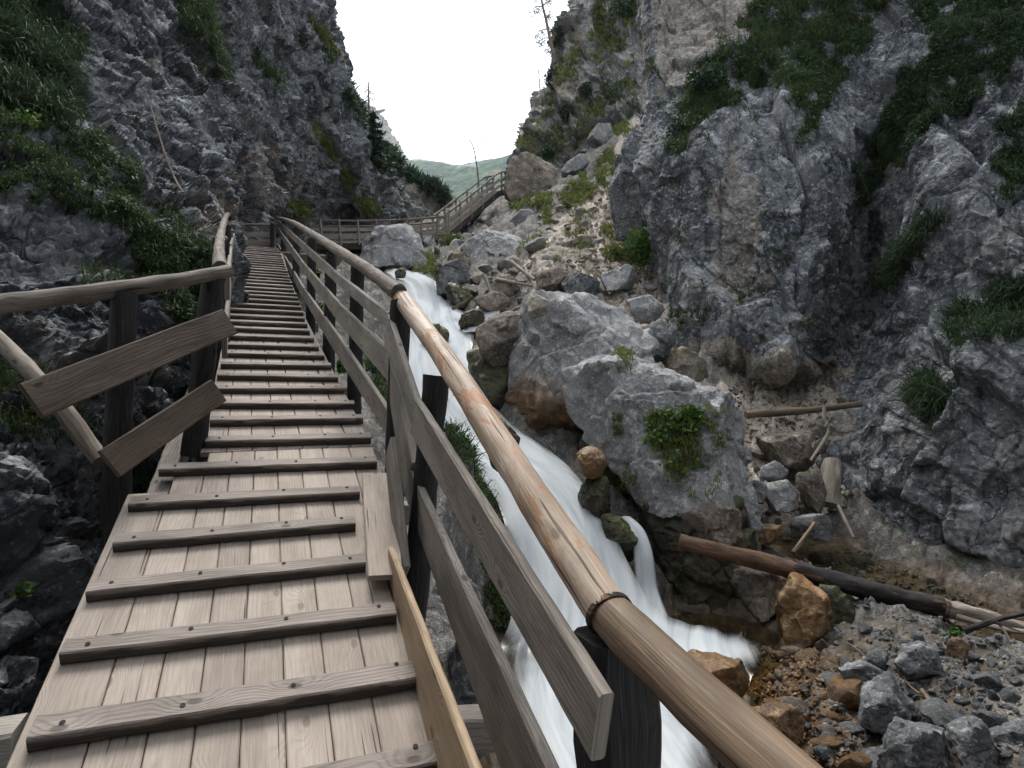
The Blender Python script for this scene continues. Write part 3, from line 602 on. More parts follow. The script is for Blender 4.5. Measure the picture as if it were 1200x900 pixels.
# ---- ravine floor: one height field through surveyed points
FP = [(490, 335, 18.5, -.35), (520, 372, 15.8, -.35), (530, 420, 13.4, -.35), (565, 490, 11.2, -.35), (630, 550, 9.5, -.35), (665, 640, 8.4, -.35), (700, 715, 7.6, -.4),
      (740, 770, 6.9, -.4), (700, 850, 5.8, -.4), (720, 960, 4.6, -.35), (840, 780, 6.9, -.3), (470, 322, 19.8, -.3),
      (452, 372, 15, .25), (462, 430, 12, .15), (475, 500, 9.3, .1), (540, 520, 7.6, .0), (556, 610, 6.6, .0), (565, 690, 5.8, .0), (575, 760, 5.0, -.05), (560, 870, 3.6, 0), (600, 1000, 3.0, -.2),
      (570, 470, 12.6, .1), (585, 420, 14, .2), (610, 480, 11.6, .1), (695, 560, 9.9, .0), (735, 600, 9.3, -.2), (770, 660, 8.6, -.2), (590, 370, 16.2, 0),
      (820, 735, 7.7, -.15), (880, 720, 7.9, 0), (900, 790, 6.3, 0), (960, 850, 5.5, 0), (1000, 900, 4.9, 0), (1100, 880, 4.9, .05), (1190, 850, 5.1, .1), (1200, 760, 6.1, .1), (1080, 760, 6.7, .1),
      (1000, 750, 7.0, .0), (950, 700, 7.9, .0), (1050, 700, 8.0, .05), (1150, 740, 7.0, .05), (960, 655, 9.2, -.1), (1050, 668, 9.1, -.15), (1150, 725, 7.7, -.15), (1250, 790, 6.6, -.1),
      (900, 630, 9.8, 0), (940, 585, 11, 0), (900, 510, 12.6, 0), (960, 470, 13.4, 0), (850, 445, 13.5, .1), (800, 425, 14.2, 0), (770, 390, 15.2, 0), (750, 345, 17, 0),
      (700, 345, 16.6, 0), (650, 345, 16.8, 0), (720, 305, 19.5, 0), (650, 300, 20.5, 0), (600, 320, 19, 0), (640, 262, 25, 0), (690, 232, 28, 0), (720, 175, 32, 0), (745, 135, 34.5, 0),
      (760, 270, 23, 0), (610, 245, 30, 0), (590, 268, 27, 0), (560, 300, 22.5, 0), (530, 318, 20.5, 0), (545, 345, 18.2, .1), (450, 312, 22.5, 0), (400, 312, 22, -.2), (500, 292, 26, 0),
      (540, 238, 41, 0), (585, 219, 41, 0), (512, 254, 41, 0), (560, 262, 33, 0), (600, 226, 36, 0), (640, 218, 37, 0), (540, 262, 55, 0), (600, 250, 60, 0),
      (1400, 900, 4.4, .2), (1500, 760, 5.8, .3), (1100, 1300, 2.4, 0), (700, 1400, 2.2, -.2)]
C3 = [P(u, v, t) + np.array([0, 0, dz]) for u, v, t, dz in FP]
C3 += [np.array(a) for a in ((0, -.5, -2.9), (-.8, 0, -2.6), (.2, 1., -2.6), (-.6, 2.6, -2.05), (-1.1, 4., -1.5), (-1.9, 6., -.75), (-2.9, 8.5, .2), (-4, 11, 1.1), (-5.2, 13.6, 2.0), (-6, 17, 3.2), (-7, 21, 4.5),
                             (-1.7, 2, -2.2), (-2.6, 5, -1.3), (-4.4, 9, .3), (3, -1, -3.6), (8, 0, -3), (-3, -1, -2.6), (2.2, 3., -3.45), (5, 3, -3.1), (-.1, 4.4, -1.9), (-.75, 6, -1.35), (-1.6, 8.4, -.4), (-2.6, 11, .8))]
C3 = np.array(C3)
def rbf_fit(X, z):
    n = len(X); D = np.linalg.norm(X[:, None] - X[None], axis=-1); A = np.zeros((n + 3, n + 3)); A[:n, :n] = -D + 0 * np.eye(n)
    A[:n, n] = 1; A[:n, n + 1:] = X; A[n, :n] = 1; A[n + 1:, :n] = X.T
    A[:n, :n] += np.eye(n) * .02
    return np.linalg.solve(A, np.concatenate([z, [0, 0, 0]]))
RW = rbf_fit(C3[:, :2], C3[:, 2])
def floor_z(X):
    out = np.zeros(len(X))
    for i in range(0, len(X), 20000):
        q = X[i:i + 20000]; D = np.linalg.norm(q[:, None] - C3[None, :, :2], axis=-1)
        out[i:i + 20000] = -D @ RW[:-3] + RW[-3] + q @ RW[-2:]
    return out
tt = .5 * (58 / .5) ** np.linspace(0, 1, 560); uu = np.linspace(-500, 1700, 760)
TT, UU = np.meshgrid(tt, uu, indexing='ij')
X = np.stack([(UU - 600) / FPX * TT, TT], -1).reshape(-1, 2)
fz = floor_z(X); p = np.concatenate([X, fz[:, None]], 1)
fz = rock_disp(p, .8, .13, 71, 3) * np.clip(p[:, 1] / 8, .7, 2.2) + .10 * fbm(p * .7, 3, 90) * np.clip(p[:, 1] / 8, .5, 2)
p[:, 2] += fz
# the stream has cut its bed: keep the floor under the water
from mathutils.kdtree import KDTree
WP = np.concatenate(WATER); WPD = np.concatenate(WPD_); kd = KDTree(len(WP))
for i, q in enumerate(WP): kd.insert((q[0], q[1], 0), i)
kd.balance()
box = (p[:, 1] < 23) & (p[:, 0] > -6) & (p[:, 0] < 9) & (p[:, 1] > 1.5)
for i in np.where(box)[0]:
    _, k, d = kd.find((p[i, 0], p[i, 1], 0))
    if d < .5:
        lim = WP[k, 2] - .12 - .1 * WPD[k] + max(0., d - .12) * 1.6
        if p[i, 2] > lim: p[i, 2] = lim
FLOOR = p.copy(); G2 = p.reshape(560, 760, 3)
N2 = np.cross(np.gradient(G2, axis=1), np.gradient(G2, axis=0)); N2 = unit(N2); N2 *= np.sign(N2[..., 2:])
VEG['terrain'] = (p, N2.reshape(-1, 3))
tu, tv = pix(p); e1, e2 = 14 * fbm(p * .9, 4, 171), 14 * fbm(p * .9 + 9, 4, 172)
sand = .9 * inpoly(tu + e1, tv + e2, [(596, 335), (640, 262), (690, 232), (745, 130), (775, 140), (770, 330), (790, 420), (880, 440), (1000, 455), (985, 590), (940, 630), (880, 600), (840, 450), (770, 420), (700, 350)])
tag(mesh_np('terrain', p, grid_faces(560, 760), MATS['ground_rock'], attrs={'tan': sand}), kind='structure')
def ground_at(x, y):
    t = y; u = 600 + FPX * x / y
    i = np.clip(np.searchsorted(tt, t), 0, 559); j = np.clip(np.searchsorted(uu, u), 0, 759)
    return FLOOR.reshape(560, 760, 3)[i, j, 2]
def hit_ground(u, v):
    """distance along a sight line to the ravine floor"""
    j = int(np.clip(np.searchsorted(uu, u), 0, 759)); col = FLOOR.reshape(560, 760, 3)[:, j]
    vv = 450 - FPX * col[:, 2] / col[:, 1]
    k = np.where(vv <= v)[0]; k = k[tt[k] > 2.2]
    return tt[k[0]] if len(k) else None

# ---- far forested hillside
hu = np.linspace(380, 760, 260); hr = np.linspace(0, 1, 120)
HU, HR = np.meshgrid(hu, hr)
ridge = np.interp(HU, [380, 470, 483, 492, 503, 520, 532, 545, 565, 585, 605, 640, 760], [196, 191, 187, 185, 188, 190, 193, 191.5, 188.5, 184, 179, 172, 160])
rt = np.interp(HU, [380, 480, 505, 535, 560, 610, 760], [1500, 1500, 1400, 1250, 1150, 1050, 950])
vv = ridge + HR * (275 - ridge); t = rt + (520 - rt) * HR ** .8
p = np.stack([(HU - 600) / FPX * t, t, (450 - vv) / FPX * t], -1).reshape(-1, 3)
p[:, 2] += (9 * fbm(p * .012, 5, 3) + 5 * noise(p * .07, 9)) * np.clip(HR.ravel() * 6 + .25, 0, 1)
bare = np.clip(1 - np.hypot((HU - 494) / 20, (vv - 186) / 4.5), 0, 1).ravel() * 1.6 + np.clip(1 - np.hypot((HU - 551) / 17, (vv - 195) / 3.0), 0, 1).ravel() * 1.2
bare = np.clip(bare + .6 * noise(p * .03, 4) * (bare > 0), 0, 1)
tag(mesh_np('hills', p, grid_faces(120, 260), MATS['far_hill'], attrs={'bare': bare}), kind='structure')


# ================================================================== BOARDWALK
bw = thing('boardwalk', 'weathered plank ramp with nailed cross cleats climbing into the gorge', 'boardwalk')
QL = [(-2, -.63), (3.2, -.615), (3.5, -.56), (3.7, -.45)]; QL2 = [(3.7, -.36), (6.3, -.40), (9, -.47), (14.4, -.61)]
QR = [(-2, .47), (2.9, .46), (3.3, .60), (4.3, .61), (6.3, .43), (8.7, .37), (14.4, .22)]
def ql(s_): return np.interp(s_, [a for a, _ in QL], [b for _, b in QL]) if s_ < 3.7 else np.interp(s_, [a for a, _ in QL2], [b for _, b in QL2])
def qr(s_): return np.interp(s_, [a for a, _ in QR], [b for _, b in QR])
NRM = unit(np.array([-SL * DH[0], -SL * DH[1], 1.]))
wd = Wood()
def deck_run(s0, s1, cuts, stag):
    for i in range(len(cuts) - 1):
        a0 = s0 + (stag * rng.random() if s0 > 0 else 0); prev = a0
        joints = [(3.36, 3.62, 3.8, 3.8, 3.8, 3.8, 3.8, 3.8, 3.8)[i]] if s1 < 4 else [s0 + 2.6 + rng.random() * 1.2, s0 + 6.2 + rng.random(), s1]
        for j in joints:
            wq = lambda s_, f: ql(s_) + (qr(s_) - ql(s_)) * f if s0 > 3 else f
            c = lambda s_: (wq(s_, cuts[i]) + wq(s_, cuts[i + 1])) / 2; wi = lambda s_: wq(s_, cuts[i + 1]) - wq(s_, cuts[i]) - .003
            dz = (rng.random() - .5) * .004
            if s1 < 4 and i == 8: prev = 3.18
            wd.board(ramp(prev, c(prev), -.0155 + dz), ramp(j - .004, c(j), -.0155 + dz), np.array([CQ[0], CQ[1], 0]), wi(prev), .03, wi(j), ch=.004, jit=.0012)
            prev = j
deck_run(-1.6, 3.43, [-.63, -.455, -.315, -.195, -.075, .045, .17, .30, .455, .60], .0)
deck_run(3.805, 14.35, [0, .14, .28, .42, .57, .72, .86, 1.0], .0)
wd.build('deck', 'deck_wood', bw)
sc = [1.935 - .31 * k for k in range(9, 0, -1)] + [1.93, 2.235, 2.55, 2.86, 3.165, 3.50, 3.84]
while sc[-1] < 14.1: sc.append(sc[-1] + .31 + (rng.random() - .5) * .02)
for k, s_ in enumerate(sc):
    a, b_ = ql(s_ + .03) + .01 + rng.random() * .02, qr(s_) - .005 - rng.random() * .02
    if 2.4 < s_ < 3.25: b_ = min(b_, .375 + .06 * (s_ > 3.0))
    skew = -.012 + (rng.random() - .5) * .02
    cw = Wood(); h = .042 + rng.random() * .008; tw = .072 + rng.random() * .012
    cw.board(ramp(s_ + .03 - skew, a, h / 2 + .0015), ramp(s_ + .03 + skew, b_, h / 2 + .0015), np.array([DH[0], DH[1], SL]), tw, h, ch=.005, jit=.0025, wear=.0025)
    if s_ < 6:
        for q in (a + .07, a + .36, a + .66, b_ - .06):
            if q < b_: cw.nail(ramp(s_ + .03 + (rng.random() - .5) * .02, q, h + .0035), NRM, .0075)
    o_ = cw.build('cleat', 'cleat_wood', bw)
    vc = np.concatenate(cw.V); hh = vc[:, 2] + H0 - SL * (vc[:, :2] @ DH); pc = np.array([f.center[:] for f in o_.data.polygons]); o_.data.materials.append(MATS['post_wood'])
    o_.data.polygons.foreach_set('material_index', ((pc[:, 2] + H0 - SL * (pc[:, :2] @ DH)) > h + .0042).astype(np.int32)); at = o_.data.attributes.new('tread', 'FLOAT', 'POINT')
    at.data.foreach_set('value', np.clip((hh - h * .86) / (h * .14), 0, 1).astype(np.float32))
sb = Wood()
sb.board(ramp(-1.6, -.52, -.125), ramp(14.3, -.50, -.125), NRM, .17, .10); sb.build('stringer', 'rail_wood', bw)
sb = Wood(); sb.board(ramp(-1.6, .40, -.125), ramp(14.3, .24, -.125), NRM, .17, .10); sb.build('stringer', 'rail_wood', bw)
sb = Wood(); sb.board(ramp(2.07, -1.95, -.085), ramp(2.07, -.645, -.082), UP, .15, .13, ch=.01, jit=.006); sb.build('cross_beam', 'rail_wood_pale', bw)
for s_, q0, q1 in ((2.02, -.6, .75), (3.5, -.55, .85), (5.6, -.55, .72), (8.2, -.6, .6), (11, -.7, .5), (13.8, -.75, .45), (.4, -.8, .9)):
    sb = Wood(); sb.board(ramp(s_, q0, -.09 if s_ == 2.02 else -.27), ramp(s_, q1, -.28), UP, .12, .12, jit=.006); sb.build('cross_beam', 'rail_wood', bw)
for s_ in (.4, 3.5, 5.6, 8.2, 11, 13.8):
    for q in (-.48, .42):
        b0 = ramp(s_, q, -.33); lp = Wood(); g = floor_z(b0[None, :2])[0] - .35
        if g < b0[2] - .1: lp.log([b0, np.array([b0[0], b0[1], g])], .075, m=12); lp.build('support_post', 'post_wood', bw)
def rp(u, v, h=0): s_, q = on_ramp(u, v, h); return s_, q
eb = Wood()
s0, q0 = rp(438, 672, .05); s1, q1 = rp(441, 566, .05)
eb.board(ramp(2.40, .432, .062), ramp(3.27, .545, .064), np.array([CQ[0], CQ[1], 0]), .135, .024, .165, ch=.004, jit=.002)
tag(eb.build('edge_board', 'deck_wood', bw), 'short loose board laid flat over the cleat ends')
ld = Wood()
for k in range(7):
    ld.board(ramp(14.36 + k * .15, -.72, 0) * np.array([1, 1, 0]) + UP * (-H0 + SL * 14.3 - .02), ramp(14.36 + k * .15, 1.6, 0) * np.array([1, 1, 0]) + UP * (-H0 + SL * 14.3 - .02), np.array([DH[0], DH[1], 0]), .145, .03)
ld.build('landing', 'deck_wood', bw)

def px_board(W, e0, e1, th, f, wear=.0012, back=0.):
    """e = (u, v_top, v_bottom, arg); f(u, v, arg) -> 3-D"""
    a, b_ = f(e0[0], e0[1], e0[3]), f(e0[0] if len(e0) < 5 else e0[4], e0[2], e0[3]); c, d = f(e1[0], e1[1], e1[3]), f(e1[0] if len(e1) < 5 else e1[4], e1[2], e1[3])
    W.board((a + b_) / 2, (c + d) / 2, a - b_, np.linalg.norm(a - b_), th, np.linalg.norm(c - d), jit=.0015, wear=wear)
def post(parent, top, bot, w_=.075, square=False, mat='post_wood'):
    W = Wood()
    if square: W.board(bot, top, np.array([CQ[0], CQ[1], 0]), w_ * 2, w_ * 1.7, ch=.02, jit=.006, wear=.004)
    else: W.log([bot, top], w_, w_ * .94, m=14, jit=.008, bump=.04)
    return W.build('post', mat, parent)
# ---- near right railing
nr_ = thing('wooden_railing', 'railing with long barkless log rail and grey boards beside the cascade, nearest the camera', 'railing')
f_r = lambda u, v, dq: on_rail(u, v, dq)
p1 = on_rail(722, 742, .105); post(nr_, p1, p1 + np.array([.02, -.02, -1.9]), .078, True)
p2 = on_rail(511, 440, .075); post(nr_, p2, P(484, 720, p2[1]) + np.array([-.02, 0, -.2]), .062)
p3 = on_rail(470, 352, .05); post(nr_, p3, p3 + np.array([-.05, .0, -1.35]), .06)
for e0, e1, dq, mat in (((486, 461, 509, 0.), (708, 807, 897, 0., 704), 0, 'rail_wood'), ((455, 365, 412, .0), (488, 464, 503, .0), 0, 'rail_wood_pale'),
                        ((480, 541, 585, .0), (705, 1022, 1110, .0, 668), 0, 'rail_wood'), ((460, 414, 452, .0, 457), (486, 541, 583, .0, 478), 0, 'rail_wood_pale'),
                        ((458, 499, 552, -.10), (473, 646, 700, -.10), 0, 'rail_wood_pale')):
    W = Wood(); px_board(W, e0, e1, .032, f_r); W.build('board', mat, nr_)
W = Wood(); px_board(W, (458, 638, 690, -.16), (620, 1085, 1085, -.16, 566), .026, f_r, wear=.003); tag(W.build('board', 'fresh_wood', nr_), 'freshly sawn pale yellow kick board')
W = Wood(); L2 = [on_rail(u, v, .075) for u, v in ((714, 719), (650, 622), (590, 528), (525, 426), (466, 343))]; W.log(L2, .048, .050, m=28, jit=.004, bump=.025)
tag(W.build('log_rail', 'log_wood', nr_), 'pale peeled log rail with orange patches')
W = Wood(); L1 = [on_rail(u, v, .078) for u, v in ((714.5, 720), (810, 812), (905, 900), (1090, 1075))]; W.log(L1, .047, .046, m=28, jit=.004, bump=.025)
tag(W.build('log_rail', 'log_wood_brown', nr_), 'browner log rail with a long drying crack')
W = Wood(); c0 = on_rail(714, 719.5, .077); d0 = unit(L2[0] - L2[1]); W.log([c0 - d0 * .006, c0 + d0 * .006], .0525, m=24, jit=.001, bump=.0); W.build('joint_shadow', 'burnt_wood', nr_)  # dark ring modelled in place of the shadow at the log's end
W = Wood(); c0 = on_rail(466, 342, .07); W.log([c0 - d0 * .012, c0 + d0 * .012], .0555, m=20, jit=.001, bump=0); W.build('joint_shadow', 'burnt_wood', nr_)  # same dark ring for the joint shadow at the far end
# ---- upper right railing
ur = thing('wooden_railing', 'three board railing with round log rail along the upper ramp toward the landing', 'railing')
W = Wood(); W.log([on_rail(u, v, .05) for u, v in ((467, 343), (432, 317), (400, 296), (362, 272), (341, 260), (328, 256))], .05, .042, m=18); W.build('log_rail', 'log_wood_grey', ur)
for rows, mats in (([(326, 258, 264), (350, 279, 287), (395, 319, 332), (457, 366, 385)], 'rail_wood'), ([(327, 268, 275), (357, 309, 320), (400, 357, 380), (458, 411, 448)], 'rail_wood'), ([(325, 285, 292), (357, 338, 351), (400, 397, 422), (459, 484, 515)], 'rail_wood')):
    for k in range(3):
        W = Wood(); e0 = (*rows[k][:3], .004 * (k % 2)); e1 = (*rows[k + 1][:3], .004 * (k % 2)); px_board(W, e0, e1, .03, f_r); W.build('board', ('rail_wood', 'rail_wood_pale')[(k + len(rows[0])) % 2], ur)
for u, v in ((419, 313), (388, 296), (366, 280), (348, 268), (333, 260)):
    q = on_rail(u, v, .09); post(ur, q, q + np.array([-.03, 0, -1.25]), .06)
# ---- left railings
fp = lambda u, v, t: P(u, v, t)
lr = thing('wooden_railing', 'short railing at the left turning outward with two brown boards on dark posts', 'railing')
post(lr, P(251, 322, 3.56), P(226, 535, 3.45), .066); post(lr, P(145, 343, 2.97), P(134, 640, 2.90), .062)
W = Wood(); W.log([P(268, 318, 3.62), P(200, 330, 3.25), P(140, 338, 2.97), P(60, 349, 2.66), P(-15, 358, 2.42), P(-240, 388, 1.95)], .040, .043, m=22, bump=.03); W.build('log_rail', 'log_wood_grey', lr)
W = Wood(); px_board(W, (28, 449, 492, 2.40, 44), (268, 361, 393, 3.46), .03, fp); W.build('board', 'brown_wood', lr)
W = Wood(); px_board(W, (122, 526, 562, 2.76, 134), (255, 443, 473, 3.38), .03, fp); W.build('board', 'brown_wood', lr)
lf = thing('wooden_railing', 'long railing along the left edge of the upper ramp, seen almost end on', 'railing')
W = Wood(); W.log([P(258, 313, 3.75), P(257, 288, 5.2), P(261, 264, 7.6), P(266, 252, 10.6), P(273, 245, 14)], .042, m=18); W.build('log_rail', 'log_wood_grey', lf)
for e0, e1 in (((266, 322, 352, 3.75), (271, 287, 300, 7.5)), ((270, 286, 299, 7.4), (278, 262, 270, 13.9)), ((263, 388, 420, 3.7), (270, 322, 336, 7.5)), ((270, 323, 336, 7.4), (278, 283, 292, 13.9))):
    W = Wood(); px_board(W, e0, e1, .03, fp); W.build('board', 'rail_wood_pale', lf)
for u, v, t in ((262, 283, 5.6), (266, 265, 8.2), (270, 254, 11), (275, 249, 13.8)): post(lf, P(u, v, t), P(u, v, t) - UP * 1.15, .055)
er = thing('wooden_railing', 'small railing of two boards closing the landing at the ramp head', 'railing')
W = Wood(); W.log([P(278, 263, 14.2), P(323, 264, 14.5)], .035, m=12); W.build('log_rail', 'log_wood_grey', er)
for a, b_ in ((272, 278), (281, 288)):
    W = Wood(); px_board(W, (279, a, b_, 14.15), (323, a, b_, 14.45), .03, fp); W.build('board', 'rail_wood_pale', er)
for u in (280, 319): post(er, P(u, 262, 14.25), P(u, 262, 14.25) - UP * 1.0, .05)

# ---- far footbridge and far stairs
def span(root, rails, deck, posts, wmat='rail_wood_pale'):
    pass
fb = thing('footbridge', 'level plank footbridge on dark beams below the rocky spur', 'footbridge')
BR = [(322, 284, 24.0), (372, 284.5, 24.6), (430, 284, 25.6), (480, 281.5, 26.6), (524, 277, 27.4)]
bp = np.array([P(*q) for q in BR]); bc = catmull(bp, 12)
off = unit(np.stack([-np.gradient(bc, axis=0)[:, 1], np.gradient(bc, axis=0)[:, 0], 0 * bc[:, 0]], 1)); off *= np.sign(off[:, 1:2])
W = Wood()
for k in range(11):
    d = unit(bc[k + 1] - bc[k]); a_, b_ = bc[k] + off[k] * .5, bc[k + 1] + off[k] * .5
    for i in range(5):
        f0 = bc[k] + (bc[k + 1] - bc[k]) * (i + .5) / 5; W.board(f0, f0 + off[k] * 1.1, d, np.linalg.norm(bc[k + 1] - bc[k]) / 5 - .01, .04)
W.build('deck', 'deck_wood', fb)
for o_, n_ in ((.06, 'beam'), (1.0, 'beam')):
    W = Wood()
    for k in range(0, 11): W.board(bc[k] + off[k] * o_ - UP * .17, bc[k + 1] + off[k + 1] * o_ - UP * .17, UP, .24, .14)
    W.build(n_, 'post_wood', fb)
def rail_line(parent, pts, h, r, mat='rail_wood_pale', board=0.):
    W = Wood()
    if board:
        for k in range(len(pts) - 1): W.board(pts[k] + UP * h, pts[k + 1] + UP * h, UP, board, .03)
        return W.build('board', mat, parent)
    W.log([q + UP * h for q in pts], r, m=10, jit=.01); return W.build('log_rail', mat, parent)
for o_ in (0., 1.08):
    c_ = [bc[k] + off[k] * o_ for k in range(12)]
    rail_line(fb, c_, .92, .05, 'log_wood_grey'); rail_line(fb, c_, .55, 0, board=.15); rail_line(fb, c_, .22, 0, board=.16)
    for k in range(12):
        if o_ == 0 or k % 2 == 0:
            q = c_[k] + off[k] * (-.05 if o_ == 0 else .05); lean = np.array([(rng.random() - .5) * .22, 0, 0]); post(fb, q + UP * .98 - lean, q - UP * .12 + lean * .4, .05, mat='rail_wood')
for k in (1, 4, 6, 9):
    for o_ in (.1, .95):
        q = bc[k] + off[k] * o_ - UP * .2; W = Wood(); W.log([q, q - UP * 1.9], .08, m=10); W.build('support_post', 'post_wood', fb)
fs = thing('staircase', 'far plank stairs with handrails rising right to the brown boulder', 'staircase')
sp = [P(526, 274, 27.4), P(545.5, 257.5, 29), P(565, 241, 30.6), P(584, 225, 32.2), P(595, 222, 33.4)]
so = np.array([-.75, .66, 0]) * 1.1
W = Wood(); nst = 26
for k in range(nst):
    f = k / (nst - 1); i = min(int(f * 3), 2); q = sp[i] + (sp[i + 1] - sp[i]) * (f * 3 - i); W.board(q, q + so, unit(np.array([sp[3][0] - sp[0][0], sp[3][1] - sp[0][1], 0])), .3, .05)
W.build('steps', 'deck_wood', fs)
for o_ in (0, 1):
    W = Wood()
    for i in range(4): W.board(sp[i] + so * o_ - UP * .1, sp[i + 1] + so * o_ - UP * .1, UP, .3, .08)
    W.build('stringer', 'post_wood', fs)
    c_ = [q + so * o_ for q in sp]
    rail_line(fs, c_, 1.0, .05, 'log_wood_grey'); rail_line(fs, c_, .62, 0, board=.15); rail_line(fs, c_, .3, 0, board=.14)
    for f in np.linspace(0, 1, 7):
        x = f * 4; i = min(int(x), 3); q = c_[i] + (c_[i + 1] - c_[i]) * (x - i); post(fs, q + UP * 1.08, q - UP * .2, .055, mat='rail_wood')
W = Wood(); W.log([sp[2] + so * .5 - UP * .25, P(548, 285, 29.6)], .09, m=10); W.build('support_post', 'post_wood', fs)
W = Wood(); W.log([sp[3] + so * .5 - UP * .25, P(540, 278, 31)], .09, m=10); W.build('support_post', 'post_wood', fs)

# ================================================================== BOULDERS
ICO = {}
def ico(n):
    if n not in ICO:
        b = bmesh.new(); bmesh.ops.create_icosphere(b, subdivisions=n, radius=1.0); b.verts.ensure_lookup_table()
        ICO[n] = (np.array([v.co[:] for v in b.verts]), np.array([[v.index for v in f.verts] for f in b.faces])); b.free()
    V, F = ICO[n]; return unit(V), F
def tri_normals(V, F):
    fn = np.cross(V[F[:, 1]] - V[F[:, 0]], V[F[:, 2]] - V[F[:, 0]]); N = np.zeros_like(V)
    for k in range(3): np.add.at(N, F[:, k], fn)
    return unit(N)
def hull2(pts):
    pts = sorted(map(tuple, pts))
    def half(ps):
        h = []
        for p_ in ps:
            while len(h) > 1 and (h[-1][0] - h[-2][0]) * (p_[1] - h[-2][1]) - (h[-1][1] - h[-2][1]) * (p_[0] - h[-2][0]) <= 0: h.pop()
            h.append(p_)
        return h
    a, b = half(pts), half(pts[::-1]); return a[:-1] + b[:-1]
def boulder(poly, t, mat, label, lvl=5, dep=.75, planes=(), sharp=60, amp=.075, size=.8, name='boulder', cat='boulder', group=None):
    sd_ = int(abs(poly[0][0] * 7 + poly[0][1] * 13)) % 9973; r_ = np.random.default_rng(sd_)
    pts = [((u - 600) / FPX * t, (450 - v) / FPX * t) for u, v in poly]; H = hull2(pts); cx = np.mean([p_[0] for p_ in H]); cz = np.mean([p_[1] for p_ in H])
    Rr = math.sqrt(max(1e-6, abs(sum(H[i][0] * H[(i + 1) % len(H)][1] - H[(i + 1) % len(H)][0] * H[i][1] for i in range(len(H)))) / 2 / math.pi))
    Nn, Dd = [], []
    for i in range(len(H)):
        a, b = H[i], H[(i + 1) % len(H)]; n = unit(np.array([b[1] - a[1], 0, a[0] - b[0]])); d = n[0] * (a[0] - cx) + n[2] * (a[1] - cz)
        ty = (r_.random() - .5) * .5; n = unit(n + np.array([0, ty, 0])); Nn.append(n); Dd.append(max(d, .12 * Rr))
    fr = list(planes) or [(r_.normal() * .3, -1, .15 + r_.random() * .4, dep * (.75 + .2 * r_.random())), (r_.normal() * .9, -.8, r_.normal() * .6, dep * 1.0), (-r_.normal() * .6 - .4, -.8, .5, dep), (.7, -.7, -.2 + r_.normal() * .3, dep * 1.05)]
    for x, y, z, d in fr: Nn.append(unit(np.array([x, y, z], float))); Dd.append(d * Rr)
    for _ in range(4): Nn.append(unit(np.array([r_.normal() * .6, 1, r_.normal() * .5]))); Dd.append(dep * Rr * (.85 + .3 * r_.random()))
    Nn = np.array(Nn); Dd = np.array(Dd) * 1.03
    D, F = ico(lvl); q = np.maximum(D @ Nn.T, 1e-6) / Dd; r = (q ** sharp).sum(1) ** (-1 / sharp)
    V = D * np.minimum(r, 2.6 * Rr)[:, None]; n = tri_normals(V, F)
    off = r_.random(3) * 50
    V = V + n * (rock_disp(V + off, size * Rr, amp * Rr, sd_ % 97, 3) + .012 * Rr * fbm((V + off) / Rr * 7, 4, 5))[:, None]
    o = mesh_np(name, V, F, MATS[mat], None, True); o.location = (cx, t, cz)
    try: o.data.set_sharp_from_angle(angle=R(45))
    except Exception: pass
    VEG['b%d' % len(VEG) if False else label] = (V + np.array([cx, t, cz]), tri_normals(V, F))
    return tag(o, label, cat, group)
B_BIG = 'largest pale grey boulder with a broad flat face beside the cascade'
B_PLANT = 'grey boulder carrying the big green plant patch, undercut by dark water'
boulder([(616, 352), (715, 346), (772, 398), (756, 450), (714, 484), (704, 548), (648, 532), (596, 474)], 11.8, 'rock_big', B_BIG, 6, .8, ((-.25, -1, .35, .52), (.55, -.6, .75, .62), (-.9, -.5, .1, .72), (-.2, -.8, -.7, .72)), 70, .085, .9)
boulder([(684, 432), (752, 414), (872, 470), (884, 556), (868, 584), (762, 582), (692, 520)], 9.75, 'rock_pale', B_PLANT, 6, .85, ((-.15, -1, .5, .55), (.35, -.5, 1, .68), (-1, -.6, .05, .8), (.9, -.6, .2, .72)), 60, .09, .9)
boulder([(752, 590), (800, 578), (868, 585), (880, 640), (862, 700), (820, 720), (780, 705), (762, 650)], 9.0, 'rock_moss', 'dark wet brown boulder under the plant covered boulder, at the pool edge', 6, .8, (), 26, .07)
boulder([(672, 480), (740, 560), (770, 600), (765, 660), (720, 610), (690, 560)], 10.2, 'rock_moss', 'black wet mossy rock in the cleft between the two largest boulders', 5, .7)
boulder([(864, 585), (884, 560), (886, 640), (862, 650)], 9.2, 'rock_pale', 'thin upright grey slab at the right end of the plant covered boulder', 5, .8)
boulder([(616, 350), (628, 345), (643, 353), (640, 366), (622, 374)], 11.2, 'rock_tan', 'small whitish stone wedged at the upper left corner of the largest boulder', 4)
boulder([(558, 385), (578, 372), (614, 368), (618, 400), (612, 428), (590, 440), (562, 405)], 12.6, 'rock_brown', 'tan and brown mossy boulder just above the largest boulder in the stream', 5)
boulder([(550, 412), (580, 405), (608, 430), (602, 470), (585, 480), (556, 462)], 12.6, 'rock_moss', 'dripping black mossy rock under the tan boulder beside the falls', 5)
boulder([(420, 288), (440, 268), (472, 265), (488, 285), (502, 314), (470, 322), (428, 316)], 22.0, 'rock_pale', 'rounded grey boulder below the footbridge above the first waterfall', 5)
boulder([(506, 312), (535, 304), (550, 326), (545, 352), (518, 348)], 18.6, 'rock_grey', 'grey boulder at the right of the topmost waterfall', 5)
boulder([(540, 290), (576, 262), (614, 274), (604, 300), (584, 316), (548, 312)], 22.5, 'rock_pale', 'slanting grey slab boulder below the far stairs', 5, .8, ((-.3, -1, .6, .5), (.3, -.6, 1, .6)), 40)
boulder([(520, 300), (545, 296), (556, 316), (548, 338), (524, 326)], 20.5, 'rock_brown', 'brownish rock between the slanting slab and the topmost waterfall', 5)
